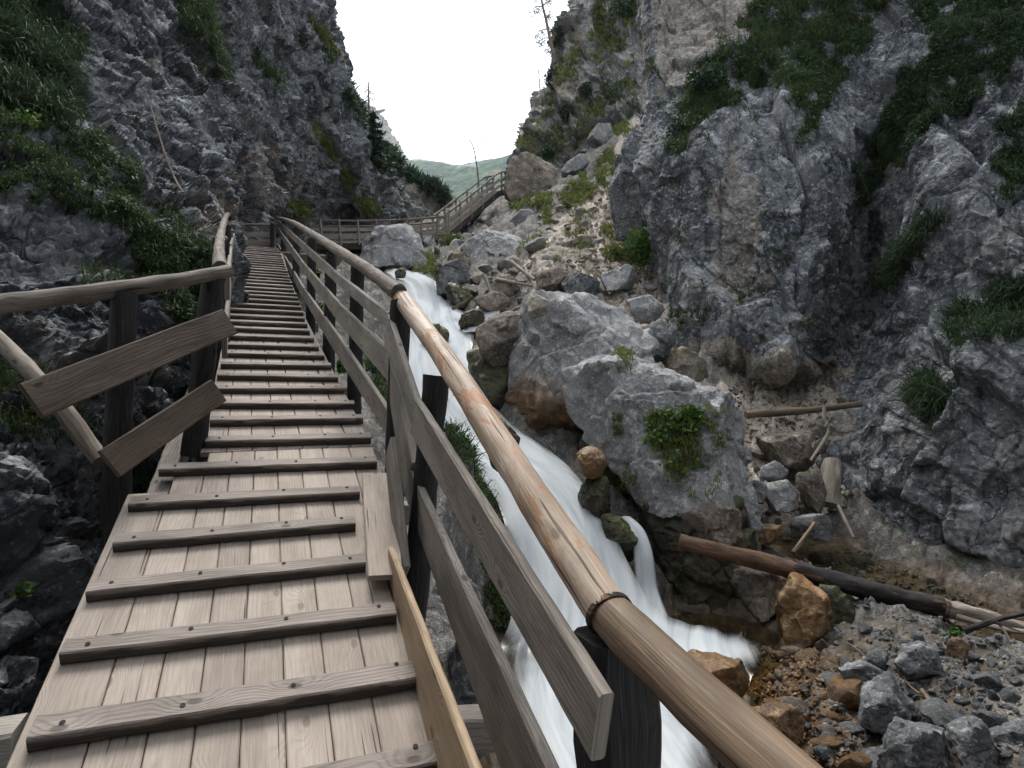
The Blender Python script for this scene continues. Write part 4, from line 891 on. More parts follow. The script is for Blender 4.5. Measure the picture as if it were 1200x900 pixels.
boulder([(592, 228), (600, 186), (622, 181), (645, 192), (662, 208), (652, 226), (616, 240), (598, 238)], 33, 'rock_brown', 'large brown boulder at the head of the far stairs', 5, .8, ((-.2, -1, .25, .55), (.5, -.7, .6, .7)), 36)
boulder([(688, 160), (700, 147), (714, 146), (718, 163), (702, 172)], 31.5, 'rock_grey', 'dark boulder alone on the upper scree slope', 4)
boulder([(655, 196), (680, 181), (696, 192), (690, 202), (664, 208)], 32, 'rock_grey', 'dark ledge rock right of the brown stair head boulder', 4)
boulder([(602, 325), (638, 288), (690, 268), (692, 300), (655, 326), (622, 342)], 20.0, 'rock_tan', 'wide pale slab of washed rock lying on the scree', 5, .5, ((-.1, -.8, .9, .3),), 30)
boulder([(700, 326), (736, 310), (749, 318), (742, 338), (706, 342)], 17.0, 'rock_pale', 'flat grey slab under the green bush near the right wall', 5)
boulder([(655, 326), (672, 318), (704, 332), (702, 350), (668, 350)], 16.4, 'rock_grey', 'grey blocky rock just above the largest boulder', 5)
boulder([(628, 322), (652, 314), (668, 332), (655, 350), (630, 346)], 16.8, 'rock_brown', 'tan rock at the upper edge of the largest boulder', 4)
boulder([(735, 352), (760, 346), (778, 362), (770, 378), (745, 378)], 14.6, 'rock_pale', 'light grey stone against the foot of the right wall', 4)
boulder([(752, 384), (774, 374), (790, 400), (778, 422), (758, 420)], 13.2, 'rock_grey', 'dark grey rock at the right corner of the largest boulder', 4)
boulder([(755, 420), (800, 408), (832, 424), (840, 442), (790, 450)], 13.0, 'rock_brown', 'sandy brown rock behind the plant covered boulder', 4)
boulder([(566, 492), (585, 488), (606, 512), (606, 548), (592, 560), (574, 536)], 8.9, 'rock_moss', 'mossy black rock on the near bank splitting the white water', 5)
boulder([(674, 532), (690, 523), (708, 530), (712, 552), (700, 562), (680, 556)], 8.9, 'rock_rust', 'round rust brown stone at the foot of the largest boulder', 5, .9, (), 6)
boulder([(678, 556), (708, 556), (716, 600), (695, 612), (680, 590)], 8.95, 'rock_moss', 'dark algae covered rock below the round rust stone', 5, .8, (), 8)
boulder([(700, 598), (726, 606), (748, 628), (752, 668), (724, 652), (706, 622)], 8.5, 'rock_moss', 'yellow mossy rock in the white water left of the thin side fall', 5, .8, (), 7)
boulder([(912, 700), (930, 680), (958, 690), (965, 730), (950, 765), (920, 760)], 7.3, 'rock_rust', 'big rust coloured boulder standing at the edge of the pool', 5, .9)
boulder([(945, 690), (985, 686), (1005, 720), (985, 768), (952, 768)], 7.5, 'rock_moss', 'dark brown boulder right behind the big rust boulder', 5)
boulder([(868, 676), (905, 666), (940, 676), (930, 706), (892, 720), (872, 706)], 8.1, 'rock_brown', 'low brown boulder under the upper end of the fallen log', 5)
boulder([(796, 776), (830, 772), (868, 776), (882, 800), (848, 818), (812, 812)], 5.95, 'rock_rust', 'flat yellow brown boulder in the shallows behind the log rail', 5, .9)
boulder([(884, 842), (905, 828), (930, 828), (944, 850), (932, 874), (896, 868)], 5.2, 'rock_rust', 'orange brown boulder beside the flat yellow one, lower in the shallows', 5, .9)
boulder([(862, 838), (900, 832), (905, 850), (872, 856)], 5.4, 'rock_rust', 'thin yellow slab touching the orange boulder in the shallows', 4)
boulder([(985, 785), (1012, 776), (1040, 788), (1036, 812), (998, 818)], 5.8, 'rock_grey', 'split grey block between the shallows and the rubble bank', 5)
boulder([(1042, 772), (1078, 752), (1102, 766), (1098, 792), (1058, 794)], 5.9, 'rock_grey', 'sharp edged dark grey block in the middle of the rubble bank', 5)
boulder([(1000, 818), (1056, 800), (1078, 838), (1040, 856), (1004, 846)], 5.3, 'rock_grey', 'broad grey slab sloping toward the shallows on the rubble bank', 5)
boulder([(1022, 884), (1064, 850), (1108, 856), (1116, 905), (1040, 915)], 4.8, 'rock_grey', 'broad dark slab at the bottom edge of the rubble bank', 5)
boulder([(1120, 860), (1150, 845), (1165, 870), (1160, 910), (1122, 905)], 4.75, 'rock_grey', 'dark upright block beside the broad bottom slab', 5)
boulder([(1164, 862), (1195, 850), (1230, 862), (1225, 910), (1172, 905)], 4.8, 'rock_grey', 'dark block at the lower right corner of the rubble bank', 5)
boulder([(1175, 828), (1200, 826), (1240, 840), (1200, 852)], 5.1, 'rock_grey', 'flat grey stone at the right rim of the rubble bank', 4)
boulder([(1108, 752), (1124, 747), (1138, 756), (1132, 768), (1112, 768)], 6.1, 'rock_pale', 'small light grey stone near the green sprig on the rubble', 4)
boulder([(885, 552), (908, 540), (926, 552), (920, 562), (892, 562)], 10.9, 'rock_pale', 'flat pale stone on top of the stone pile in the right gully', 4)
boulder([(893, 572), (920, 562), (940, 580), (930, 598), (905, 600)], 10.4, 'rock_pale', 'rounded pale stone in the middle of the right gully pile', 4)
boulder([(932, 555), (962, 552), (968, 585), (955, 602), (940, 588)], 10.5, 'rock_brown', 'leaning brown slab beside the log stub in the right gully', 4)
boulder([(922, 608), (965, 602), (978, 616), (968, 630), (930, 630)], 9.9, 'rock_grey', 'broad grey stone at the foot of the gully pile above the creek', 4)
boulder([(884, 618), (915, 616), (920, 630), (890, 634)], 9.5, 'rock_rust', 'orange stone at the creek bank left of the sticks', 4)
boulder([(895, 516), (945, 508), (955, 540), (940, 552), (908, 545)], 11.6, 'rock_brown', 'brown slab under the dead branch in the right gully', 5)
boulder([(878, 560), (898, 566), (896, 590), (878, 588)], 10.2, 'rock_grey', 'dark mossy stone at the left side of the gully pile', 4)
boulder([(525, 770), (545, 735), (565, 770), (585, 830), (590, 920), (540, 920), (530, 830)], 3.9, 'rock_grey', 'pitted grey rock below the right railing, between boards and cascade', 5, .8)
boulder([(500, 700), (530, 660), (560, 690), (572, 740), (540, 790), (505, 780)], 5.0, 'rock_grey', 'grey bank rock seen through the gap of the right railing', 5)
boulder([(800, 600), (830, 588), (866, 598), (872, 630), (835, 640), (805, 628)], 8.55, 'rock_brown', 'bleached rock on which the upper end of the fallen log rests', 5)
# stream stones, mossy, in the upper cascade
for poly, t, m, lab in (([(490, 390), (510, 378), (530, 390), (520, 408), (498, 408)], 14.8, 'rock_moss', 'mossy dark stone left in the cascade beside the log rail'),
                        ([(534, 370), (560, 362), (572, 372), (560, 386), (538, 388)], 15.6, 'rock_moss', 'mossy stone parting the two upper white strands'),
                        ([(515, 330), (545, 335), (560, 352), (545, 362), (522, 350)], 17.6, 'rock_moss', 'dark wet stone right below the topmost waterfall'),
                        ([(555, 352), (578, 342), (600, 350), (596, 366), (568, 366)], 16.2, 'rock_brown', 'orange brown stone beside the small right hand strand'),
                        ([(570, 330), (596, 322), (612, 336), (600, 350), (574, 348)], 17.4, 'rock_brown', 'brown stone under the white driftwood'),
                        ([(462, 318), (470, 314), (478, 318), (474, 326), (464, 326)], 19.2, 'rock_moss', 'little black stone at the lip of the topmost waterfall')):
    boulder(poly, t, m, lab, 5, .8, (), 8)

# ---- stones one could count, in clusters whose members look alike
def stone_meshes(mat, k, lvl=3):
    out = []
    for i in range(k):
        r_ = np.random.default_rng(1000 + i * 7 + len(mat)); Nn = unit(r_.normal(size=(11, 3))); Dd = .62 + .4 * r_.random(11)
        D, F = ico(lvl); q = np.maximum(D @ Nn.T, 1e-6) / Dd; r = (q ** 30).sum(1) ** (-1 / 30.); V = D * np.minimum(r, 1.5)[:, None] * np.array([1, .85, .62])
        n = tri_normals(V, F); V = V + n * (.07 * fbm(V * 2.2 + i * 9, 4, i))[:, None]
        o = mesh_np('stone', V, F, MATS[mat]); out.append(o)
        try: o.data.set_sharp_from_angle(angle=R(40))
        except Exception: pass
    return out
def scatter(polys, n, mat, label, group, px0, px1, seed, power=2.2, name='stone', cat='stone'):
    protos = stone_meshes(mat, 7); r_ = np.random.default_rng(seed); used = 0; tries = 0; placed = []
    while used < n and tries < n * 60:
        tries += 1; poly = polys[r_.integers(len(polys))]
        x0, x1 = min(a for a, _ in poly), max(a for a, _ in poly); y0, y1 = min(b for _, b in poly), max(b for _, b in poly)
        u, v = x0 + r_.random() * (x1 - x0), y0 + r_.random() * (y1 - y0)
        if not inpoly(np.array([u]), np.array([v]), poly)[0]: continue
        t = hit_ground(u, v)
        if t is None: continue
        sz = px0 + (px1 - px0) * r_.random() ** power
        if any((u - a) ** 2 + (v - b) ** 2 * 2 < (.62 * (sz + c)) ** 2 for a, b, c in placed): continue
        placed.append((u, v, sz)); rad = sz * t / FPX / 2
        o = protos[used] if used < len(protos) else protos[r_.integers(len(protos))].copy()
        if used >= len(protos): COL.objects.link(o)
        o.location = P(u, v, t) + UP * rad * .12; o.scale = (rad * 1.05, rad * 1.05, rad * (.8 + .5 * r_.random())); o.rotation_euler = (r_.normal() * .35, r_.normal() * .35, r_.random() * 6.28)
        o.name = name; tag(o, label, cat, group); used += 1
    for o in protos[used:]: bpy.data.objects.remove(o)
RUB = [(960, 745), (1010, 735), (1100, 740), (1195, 760), (1200, 900), (960, 900), (940, 840), (985, 790)]
SHAL = [(870, 762), (935, 765), (985, 770), (1000, 830), (1000, 900), (870, 900), (850, 850), (880, 820)]
scatter([RUB], 120, 'rock_grey', 'angular grey stone in the rubble bank below the fallen log', 'grey stones of the rubble bank', 12, 60, 3, 1.5)
scatter([SHAL, [(930, 760), (1000, 740), (1060, 800), (1020, 880), (960, 880)]], 34, 'rock_brown', 'dull brown stone where rust shallows and grey rubble mix', 'brown stones at the shallows rim', 12, 40, 23)
scatter([SHAL], 95, 'rock_rust', 'rust brown pebble or cobble in the shallows beside the pool', 'rust brown stones in the shallows', 12, 50, 5, 1.6, 'cobble', 'cobble')
scatter([[(610, 300), (690, 270), (760, 330), (775, 400), (740, 380), (700, 345), (620, 350)], [(610, 300), (700, 235), (745, 270), (760, 330), (690, 300)]], 70, 'rock_tan', 'pale sandy stone on the scree above the largest boulder', 'pale stones on the scree', 7, 26, 7, 2.0, 'scree_stone', 'stone')
scatter([[(600, 262), (650, 250), (720, 240), (755, 300), (765, 380), (700, 345), (620, 345), (590, 320)], [(500, 285), (560, 275), (600, 300), (600, 330), (540, 330)]], 60, 'rock_pale', 'grey angular stone on the scree below the far stairs', 'grey stones on the scree', 8, 32, 17, 2.0, 'scree_stone', 'stone')
scatter([[(640, 240), (700, 200), (745, 160), (760, 250), (700, 262), (650, 262)]], 30, 'rock_tan', 'pale stone high on the grassy scree', 'pale stones high on the scree', 4, 14, 19, 2.0, 'scree_stone', 'stone')
scatter([[(880, 520), (960, 520), (985, 590), (965, 625), (885, 625)]], 28, 'rock_brown', 'brownish stone in the pile filling the right gully', 'stones of the gully pile', 9, 26, 9)
scatter([[(520, 320), (600, 310), (615, 360), (570, 380), (545, 350)]], 22, 'rock_brown', 'brown wet stone beside the upper cascade', 'stones by the upper cascade', 8, 20, 11)
scatter([[(940, 660), (1010, 655), (1110, 690), (1160, 730), (1060, 712), (960, 690)]], 22, 'rock_grey', 'wet dark stone in the side creek behind the fallen log', 'stones in the side creek', 9, 26, 13)
def gravel(name, label, polys, n, mat, px0, px1, seed):
    r_ = np.random.default_rng(seed); D, F = ico(1); Vs = []; Fs = []; b = 0; tries = 0
    while len(Vs) < n and tries < n * 20:
        tries += 1; poly = polys[r_.integers(len(polys))]
        x0, x1 = min(a for a, _ in poly), max(a for a, _ in poly); y0, y1 = min(c for _, c in poly), max(c for _, c in poly)
        u, v = x0 + r_.random() * (x1 - x0), y0 + r_.random() * (y1 - y0)
        if not inpoly(np.array([u]), np.array([v]), poly)[0]: continue
        t = hit_ground(u, v)
        if t is None: continue
        rad = (px0 + (px1 - px0) * r_.random() ** 2) * t / FPX / 2; Nn = unit(r_.normal(size=(7, 3))); q = np.maximum(D @ Nn.T, .2); V = D * np.minimum(.75 / q.max(1), 1.3)[:, None]
        Q = np.linalg.qr(r_.normal(size=(3, 3)))[0]; Vs.append((V * np.array([1.2, 1, .6])) @ Q * rad + P(u, v, t) + UP * rad * .3); Fs.append(F + b); b += len(D)
    tag(mesh_np(name, np.concatenate(Vs), np.concatenate(Fs), MATS[mat], None, False), label, 'gravel', None, 'stuff')
gravel('gravel', 'loose grey gravel between the stones of the rubble bank', [RUB], 1700, 'rock_grey', 2.5, 10, 1)
gravel('gravel', 'rust brown gravel under the shallow clear water', [SHAL], 1500, 'rock_rust', 3, 11, 2)
gravel('gravel', 'pale grit scattered over the scree above the boulders', [[(600, 320), (690, 255), (745, 150), (765, 140), (765, 330), (780, 400), (700, 345)]], 2200, 'rock_tan', 1.5, 7, 3)
gravel('gravel', 'brown debris in the right gully', [[(870, 440), (960, 450), (1000, 590), (960, 640), (880, 640), (850, 450)]], 1300, 'rock_brown', 2, 9, 4)
gravel('gravel', 'dark pebbles in the side creek', [[(920, 650), (1010, 645), (1180, 720), (1190, 760), (1060, 730), (930, 690)]], 900, 'rock_grey', 2.5, 9, 5)

# ================================================================== LOGS AND DRIFTWOOD
def stick(label, pts, r0, r1, mat, name='driftwood', cat='driftwood', twigs=(), m=12):
    W = Wood(); W.log([P(*q) for q in pts], r0, r1, m=m, bump=.09)
    for tp in twigs: W.log([P(*q) for q in tp], r0 * .4, r0 * .2, m=7)
    return tag(W.build(name, mat), label, cat)
W = Wood(); ends = [P(796, 634, 8.15), P(850, 648, 8.0), P(930, 668, 7.8)]
fl = thing('fallen_log', 'long fallen log, orange bark at one end, charred and splintered at the other', 'log')
W.log(ends, .10, .122, m=26, bump=.06, jit=.012); W.build('bare_section', 'bark_wood', fl)
W = Wood(); W.log([P(928, 667.5, 7.8), P(990, 684, 7.6), P(1060, 702, 7.35), P(1110, 713, 7.2)], .123, .112, m=26, bump=.08, jit=.02); W.build('charred_section', 'burnt_wood', fl)
W = Wood(); W.log([P(1105, 712, 7.22), P(1150, 722, 7.1), P(1200, 735, 6.95), P(1290, 756, 6.7)], .110, .04, m=20, bump=.12, jit=.02); W.log([P(1120, 722, 7.1), P(1180, 738, 6.9), P(1260, 745, 6.6)], .04, .02, m=10); W.build('splintered_end', 'drift_wood', fl)
stick('grey branch lying across the right end of the fallen log', [(1130, 740, 6.7), (1170, 726, 6.6), (1230, 712, 6.5)], .035, .022, 'burnt_wood', twigs=([(1165, 728, 6.6), (1195, 740, 6.4)],))
stick('thin brown log spanning the right gully', [(874, 486, 12.2), (930, 482, 12.2), (965, 479, 12.1), (1010, 473, 12.0)], .085, .06, 'stick_wood')
stick('pale crooked dead branch standing in the right gully', [(966, 476, 11.7), (966, 492, 11.6), (971, 505, 11.5), (963, 520, 11.4), (950, 540, 11.2)], .035, .03, 'drift_wood', twigs=([(966, 500, 11.5), (974, 488, 11.6)],))
stick('pale broken log stub standing in the right gully pile', [(975, 540, 10.75), (974, 560, 10.6), (972, 592, 10.4)], .15, .16, 'drift_wood', 'log_stub', 'log stub', m=20)
stick('short orange stick leaning above the side creek', [(929, 648, 9.2), (955, 613, 9.6)], .035, .028, 'log_wood_brown')
stick('grey stick leaning at the foot of the right buttress', [(982, 592, 10.2), (1000, 630, 9.8)], .03, .025, 'drift_wood')
stick('dark thin stick standing in the rust shallows', [(940, 762, 6.8), (944, 790, 6.4), (953, 822, 6.0)], .014, .01, 'stick_wood')
stick('pale thin stick on the rubble bank', [(1129, 790, 5.9), (1138, 812, 5.7), (1147, 836, 5.5)], .016, .012, 'drift_wood')
stick('dark branch slanting down the rubble bank', [(1080, 808, 5.6), (1100, 838, 5.3), (1122, 880, 4.95)], .02, .012, 'stick_wood', twigs=([(1100, 838, 5.3), (1118, 850, 5.1)],))
stick('brown branch right of the broad slab', [(1092, 822, 5.5), (1110, 845, 5.25), (1128, 872, 5.0)], .018, .012, 'stick_wood')
stick('flat stick lying across the upper rubble bank', [(1060, 800, 5.75), (1090, 802, 5.75), (1115, 798, 5.75)], .014, .012, 'drift_wood')
stick('long dark branch reaching to the right rim of the rubble', [(1140, 800, 5.7), (1170, 812, 5.5), (1210, 822, 5.3)], .022, .015, 'burnt_wood')
stick('thin arching twig at the right rim of the rubble', [(1170, 730, 6.6), (1187, 758, 6.3), (1182, 790, 6.0), (1190, 815, 5.7)], .014, .008, 'stick_wood')
stick('thin pale twig between the grey blocks', [(1018, 808, 5.55), (1035, 815, 5.5), (1050, 806, 5.45)], .008, .006, 'drift_wood')
stick('white driftwood pole standing beside the upper cascade', [(567, 322, 17.0), (572, 334, 16.8), (578, 350, 16.6)], .05, .04, 'drift_wood')
stick('white driftwood pole lying flat above the upper cascade', [(582, 327, 17.2), (602, 331, 17.1), (624, 335, 17.0)], .05, .04, 'drift_wood')
stick('pale plank of driftwood leaning on the scree', [(598, 306, 18.6), (612, 317, 18.2), (626, 328, 17.6)], .06, .05, 'drift_wood')
stick('short broken branch by the mossy stone at the log rail', [(530, 362, 16.5), (545, 354, 16.4), (553, 347, 16.3)], .05, .03, 'stick_wood')
stick('pale peeled pole slanting down behind the left railing', [(-60, 345, 3.2), (10, 410, 3.12), (60, 462, 3.05), (118, 540, 3.0)], .04, .045, 'drift_wood', 'pole', 'pole', m=18)
stick('thin dead trunk leaning against the mossy left wall', [(172, 110, 7.6), (190, 170, 7.3), (203, 205, 7.1), (214, 226, 6.9)], .011, .013, 'stick_wood', 'dead_trunk', 'dead trunk')

r_ = np.random.default_rng(77)
for k in range(16):
    u, v = 985 + 200 * r_.random(), 765 + 120 * r_.random(); t = hit_ground(u, v)
    a, ln = r_.random() * 3.14, 10 + 26 * r_.random(); W = Wood(); q0 = P(u, v, t) + UP * .05; d = np.array([math.cos(a), math.sin(a) * .8, .25 * r_.normal()]) * ln * t / FPX
    W.log([q0, q0 + d * .5 + UP * .02 * r_.normal(), q0 + d], .007 + .006 * r_.random(), .005, m=7)
    tag(W.build('twig', ('stick_wood', 'drift_wood')[k % 2]), 'thin short twig lying loose on the grey rubble bank', 'twig', 'twigs on the rubble bank')
# ================================================================== PLANTS
def blades(PT, NM, L, wdt, spread, seed, droop=.45, upw=.7):
    r_ = np.random.default_rng(seed); n = len(PT)
    d = unit(NM * .6 + np.array([0, 0, upw]) + r_.normal(size=(n, 3)) * spread); side = unit(np.cross(d, r_.normal(size=(n, 3))))
    L = (L * (.55 + .8 * r_.random(n)))[:, None] if np.ndim(L) == 0 else (L * (.55 + .8 * r_.random(n)))[:, None]
    w_ = np.broadcast_to(np.asarray(wdt, float).reshape(-1, 1) if np.ndim(wdt) else wdt, (n, 1)); m_ = PT + d * L * .55; tip = PT + d * L * .95 + np.array([0, 0, -1.]) * L * droop * (.4 + r_.random((n, 1)))
    V = np.stack([PT - side * w_, PT + side * w_, m_ + side * w_ * .8, m_ - side * w_ * .8, tip], 1).reshape(-1, 3)
    b = np.arange(n)[:, None] * 5; return V, [np.concatenate([b, b + 1, b + 2, b + 3], 1), np.concatenate([b + 3, b + 2, b + 4], 1)], np.repeat(r_.random(n), 5)
def pick(keys, polys, n, seed, edge=10, thr=-.15, minup=-1.):
    r_ = np.random.default_rng(seed); Ps, Ns = [], []
    for k in keys:
        p_, n_ = VEG[k]; ok = p_[:, 1] > .5; p_, n_ = p_[ok], n_[ok]; u, v = pix(p_)
        q = np.stack([u / 26, v / 26, 0 * u + seed], 1); e1, e2 = noise(q, 1) * edge, noise(q + 7, 2) * edge; m = np.zeros(len(u), bool)
        for pl in polys: m |= inpoly(u + e1, v + e2, pl)
        m &= (fbm(np.stack([u / 30, v / 30, 0 * u + 3 * seed], 1), 3, 5) > thr) & (n_[:, 2] > minup)
        Ps.append(p_[m]); Ns.append(n_[m])
    Pm, Nm = np.concatenate(Ps), np.concatenate(Ns)
    if not len(Pm): return Pm, Nm
    i = r_.integers(len(Pm), size=n); return Pm[i], Nm[i]
def grass(label, keys, polys, tufts, per, Lpx, mat, seed, edge=10, thr=-.15, spread=.5, wpx=.55, kind='stuff', name='grass', minup=-1., droop=.45, cat='grass', lmax=.45):
    p_, n_ = pick(keys, polys, tufts, seed, edge, thr, minup)
    if not len(p_): print('no ground for', label); return
    r_ = np.random.default_rng(seed + 1); pt = np.repeat(p_, per, 0); nm = np.repeat(n_, per, 0); dist = pt[:, 1]
    sc_ = np.minimum(Lpx * dist / FPX, lmax); tl = np.repeat(.5 + r_.random(len(p_)), per)
    pt = pt + r_.normal(size=pt.shape) * (sc_ * .22)[:, None] - nm * (sc_ * .08)[:, None]
    V, F, rn = blades(pt, nm, sc_ * tl, np.maximum(wpx * dist / FPX, .0025), spread, seed + 2, droop)
    tr = np.repeat(np.repeat(r_.random(len(p_)), per), 5)
    return tag(mesh_np(name, V, F, MATS[mat], None, False, attrs={'rnd': np.clip(.35 * rn + .3 * tr + .35 + .55 * fbm(V * (6. / max(1., float(np.median(dist))) ** .7), 3, 12), 0, 1)}), label, cat, None, kind)
def leaves(center, rad, n, size, mat, seed, parent=None, name='foliage', shell=.5, flat=0.):
    r_ = np.random.default_rng(seed); d = unit(r_.normal(size=(n, 3))); rr = r_.random(n) ** shell
    cl = unit(r_.normal(size=(9, 3))); lump = 1 + .35 * (np.max(d @ cl.T, 1) - .8) * 2
    C = np.asarray(center) + d * (rr * lump)[:, None] * np.asarray(rad)
    a = unit(d * .5 + r_.normal(size=(n, 3)) + np.array([0, 0, flat])); x = unit(np.cross(a, r_.normal(size=(n, 3)))); y = np.cross(a, x); s_ = (size * (.6 + .8 * r_.random(n)))[:, None]
    V = np.stack([C - x * s_, C + y * s_ * .5, C + x * s_, C - y * s_ * .5], 1).reshape(-1, 3)
    return mesh_np(name, V, np.arange(4 * n).reshape(-1, 4), MATS[mat], parent, False, attrs={'rnd': np.repeat(r_.random(n), 4)})
LGRASS = [[(-30, 90), (40, 60), (95, 150), (150, 200), (215, 245), (248, 290), (246, 380), (205, 380), (172, 330), (140, 262), (80, 244), (-30, 215)]]
grass('thick dark green grass hanging on the ledge of the left wall', ['cliff:left'], LGRASS, 8500, 9, 13, 'grass_dark', 1, 20, -.2)
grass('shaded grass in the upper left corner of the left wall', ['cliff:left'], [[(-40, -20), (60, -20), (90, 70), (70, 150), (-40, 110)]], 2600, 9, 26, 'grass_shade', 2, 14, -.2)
grass('grass filling a steep crack high in the left wall', ['cliff:left'], [[(203, -10), (240, -10), (252, 60), (268, 100), (245, 96), (220, 50)], [(292, 50), (322, 92), (332, 108), (308, 88)]], 1500, 8, 15, 'grass_dark', 3, 8, -.3)
grass('bright grass strips along the right end of the left wall', ['cliff:left'], [[(398, 202), (418, 220), (442, 246), (428, 250), (408, 230)], [(362, 20), (398, 66), (392, 74), (372, 44)], [(338, 236), (352, 236), (362, 254), (348, 256)], [(366, 146), (382, 160), (396, 190), (380, 178)]], 1700, 7, 8, 'grass_light', 4, 6, -.4)
grass('grass and weeds at the foot of the left wall below the boards', ['cliff:left'], [[(-20, 430), (60, 440), (120, 520), (60, 520), (-20, 500)], [(150, 560), (205, 560), (225, 590), (170, 610)], [(100, 330), (150, 330), (150, 350), (110, 350)]], 700, 8, 22, 'grass_dark', 5, 8, -.3)
RG1 = [[(802, 108), (828, 72), (885, 25), (905, -20), (1055, -20), (1012, 58), (985, 82), (966, 122), (958, 150), (935, 182), (948, 132), (902, 92), (872, 112), (842, 126), (812, 150), (800, 178), (786, 170)]]
RG2 = [[(1058, -20), (1220, -20), (1192, 88), (1142, 124), (1102, 150), (1062, 170), (1034, 200), (1012, 244), (1000, 232), (1028, 150), (1066, 92), (1098, 52)], [(1172, 150), (1210, 110), (1210, 250), (1176, 224)]]
grass('dark grass and scrub on the left ledge of the right wall', ['cliff:right'], RG1, 7500, 9, 9, 'grass_dark', 6, 22, -.12)
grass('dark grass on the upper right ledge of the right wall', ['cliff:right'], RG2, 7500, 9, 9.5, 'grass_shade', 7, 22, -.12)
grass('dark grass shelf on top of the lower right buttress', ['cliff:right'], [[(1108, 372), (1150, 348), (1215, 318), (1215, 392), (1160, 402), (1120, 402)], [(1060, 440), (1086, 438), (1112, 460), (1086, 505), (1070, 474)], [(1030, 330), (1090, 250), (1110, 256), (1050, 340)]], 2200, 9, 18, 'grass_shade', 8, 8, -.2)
grass('small grass tufts in cracks of the right wall', ['cliff:right'], [[(760, 60), (1000, 200), (1010, 420), (800, 420), (760, 300)]], 500, 8, 8, 'grass_dark', 9, 6, .30)
FG = [[(700, -10), (760, -10), (756, 22), (735, 46), (704, 76), (688, 72)], [(645, 92), (668, 55), (680, 66), (655, 104)], [(612, 168), (650, 108), (652, 130), (638, 182), (618, 190)], [(684, 110), (708, 130), (702, 156), (664, 190), (658, 172)], [(722, 98), (756, 90), (752, 112), (724, 122)], [(712, 40), (742, 50), (735, 82), (716, 76)], [(640, 150), (668, 150), (650, 200), (632, 195)]]
grass('grass patches on the far right rock tower', ['cliff:far'], FG, 4200, 6, 6, 'grass_light', 10, 8, -.25, wpx=.5)
grass('dark grass tufts on ledges of the far right rock tower', ['cliff:far'], [[(610, 190), (690, -10), (765, -10), (765, 120), (690, 200)]], 1700, 6, 6, 'grass_dark', 11, 8, .18, wpx=.5)
SG = [[(640, 238), (700, 190), (748, 150), (752, 175), (700, 225), (650, 262), (628, 262)], [(600, 240), (650, 225), (640, 240), (600, 250)], [(700, 268), (740, 240), (750, 300), (716, 300)], [(715, 150), (735, 145), (738, 158), (716, 160)]]
grass('yellow green grass on the scree slope below the rock tower', ['terrain'], SG, 4500, 6, 7, 'grass_light', 12, 8, -.12, wpx=.5)
grass('thin grass among the stones of the scree', ['terrain'], [[(600, 300), (640, 262), (700, 230), (765, 160), (765, 330), (700, 310)]], 1200, 6, 7, 'grass_light', 13, 8, .12, wpx=.5)
grass('grass on the near stream bank under the log rail', ['terrain'], [[(520, 470), (560, 485), (590, 560), (580, 640), (548, 600), (520, 540)], [(428, 420), (460, 430), (470, 480), (440, 470)]], 1500, 8, 16, 'grass_dark', 14, 8, -.25)
grass('mossy grass cushions on the dark bank above the pool', ['terrain'], [[(560, 640), (600, 660), (600, 740), (570, 740)]], 400, 8, 10, 'grass_dark', 15, 8, -.1)
grass('grass beside the footbridge and far stairs', ['terrain', 'cliff:spur'], [[(455, 262), (520, 280), (560, 290), (545, 306), (500, 300)], [(588, 236), (640, 228), (650, 246), (600, 256)], [(440, 262), (465, 250), (470, 275), (450, 275)]], 1400, 6, 8, 'grass_light', 16, 8, -.1, wpx=.5)
grass('dwarf pine scrub along the ridge of the far spur', ['cliff:spur'], [[(440, 170), (462, 176), (490, 200), (522, 228), (520, 240), (498, 226), (472, 206), (450, 190)]], 1600, 9, 9, 'pine_needle', 17, 3, -.6, spread=.9, wpx=.9, name='scrub', cat='scrub', droop=.1, lmax=.9)
grass('dwarf pine scrub at the skyline of the left wall', ['cliff:left'], [[(398, 92), (412, 104), (430, 140), (424, 150), (408, 122)], [(378, 40), (392, 60), (398, 80), (390, 80)]], 700, 9, 8, 'pine_needle', 18, 3, -.6, spread=.9, wpx=.9, name='scrub', cat='scrub', droop=.1, lmax=.9)
def weeds(label, keys, polys, n, per, lpx, mat, seed, thr=.05):
    p_, n_ = pick(keys, polys, n, seed, 14, thr); r_ = np.random.default_rng(seed)
    if not len(p_): print('no ground', label); return
    k = len(p_) * per; sc_ = np.repeat(p_[:, 1] / FPX * lpx, per)[:, None]; nn = np.repeat(n_, per, 0)
    C = np.repeat(p_, per, 0) + r_.normal(size=(k, 3)) * sc_ * 1.7 + nn * sc_ * (1 + 3.5 * r_.random((k, 1)))
    a = unit(nn * .5 + np.array([0, 0, .7]) + r_.normal(size=C.shape) * .6); x = unit(np.cross(a, r_.normal(size=C.shape))); y = np.cross(a, x); s_ = sc_ * (.5 + .8 * r_.random((k, 1)))
    V = np.stack([C - x * s_, C + y * s_ * .45, C + x * s_, C - y * s_ * .45], 1).reshape(-1, 3)
    tag(mesh_np('weeds', V, np.arange(4 * k).reshape(-1, 4), MATS[mat], None, False, attrs={'rnd': np.repeat(r_.random(k), 4)}), label, 'weeds', None, 'stuff')
leaf_mat('leaf_dark', (.016, .042, .016), (.045, .09, .028), (.11, .12, .03), .07)
weeds('broad leaved weeds among the grass of the left wall ledge', ['cliff:left'], LGRASS, 420, 12, 2.6, 'leaf_dark', 91, .15)
weeds('leafy scrub among the grass on the left ledge of the right wall', ['cliff:right'], RG1, 900, 14, 1.7, 'leaf_dark', 92, .0)
weeds('leafy scrub among the grass on the upper right ledge of the right wall', ['cliff:right'], RG2, 900, 14, 1.8, 'leaf_dark', 93, .0)
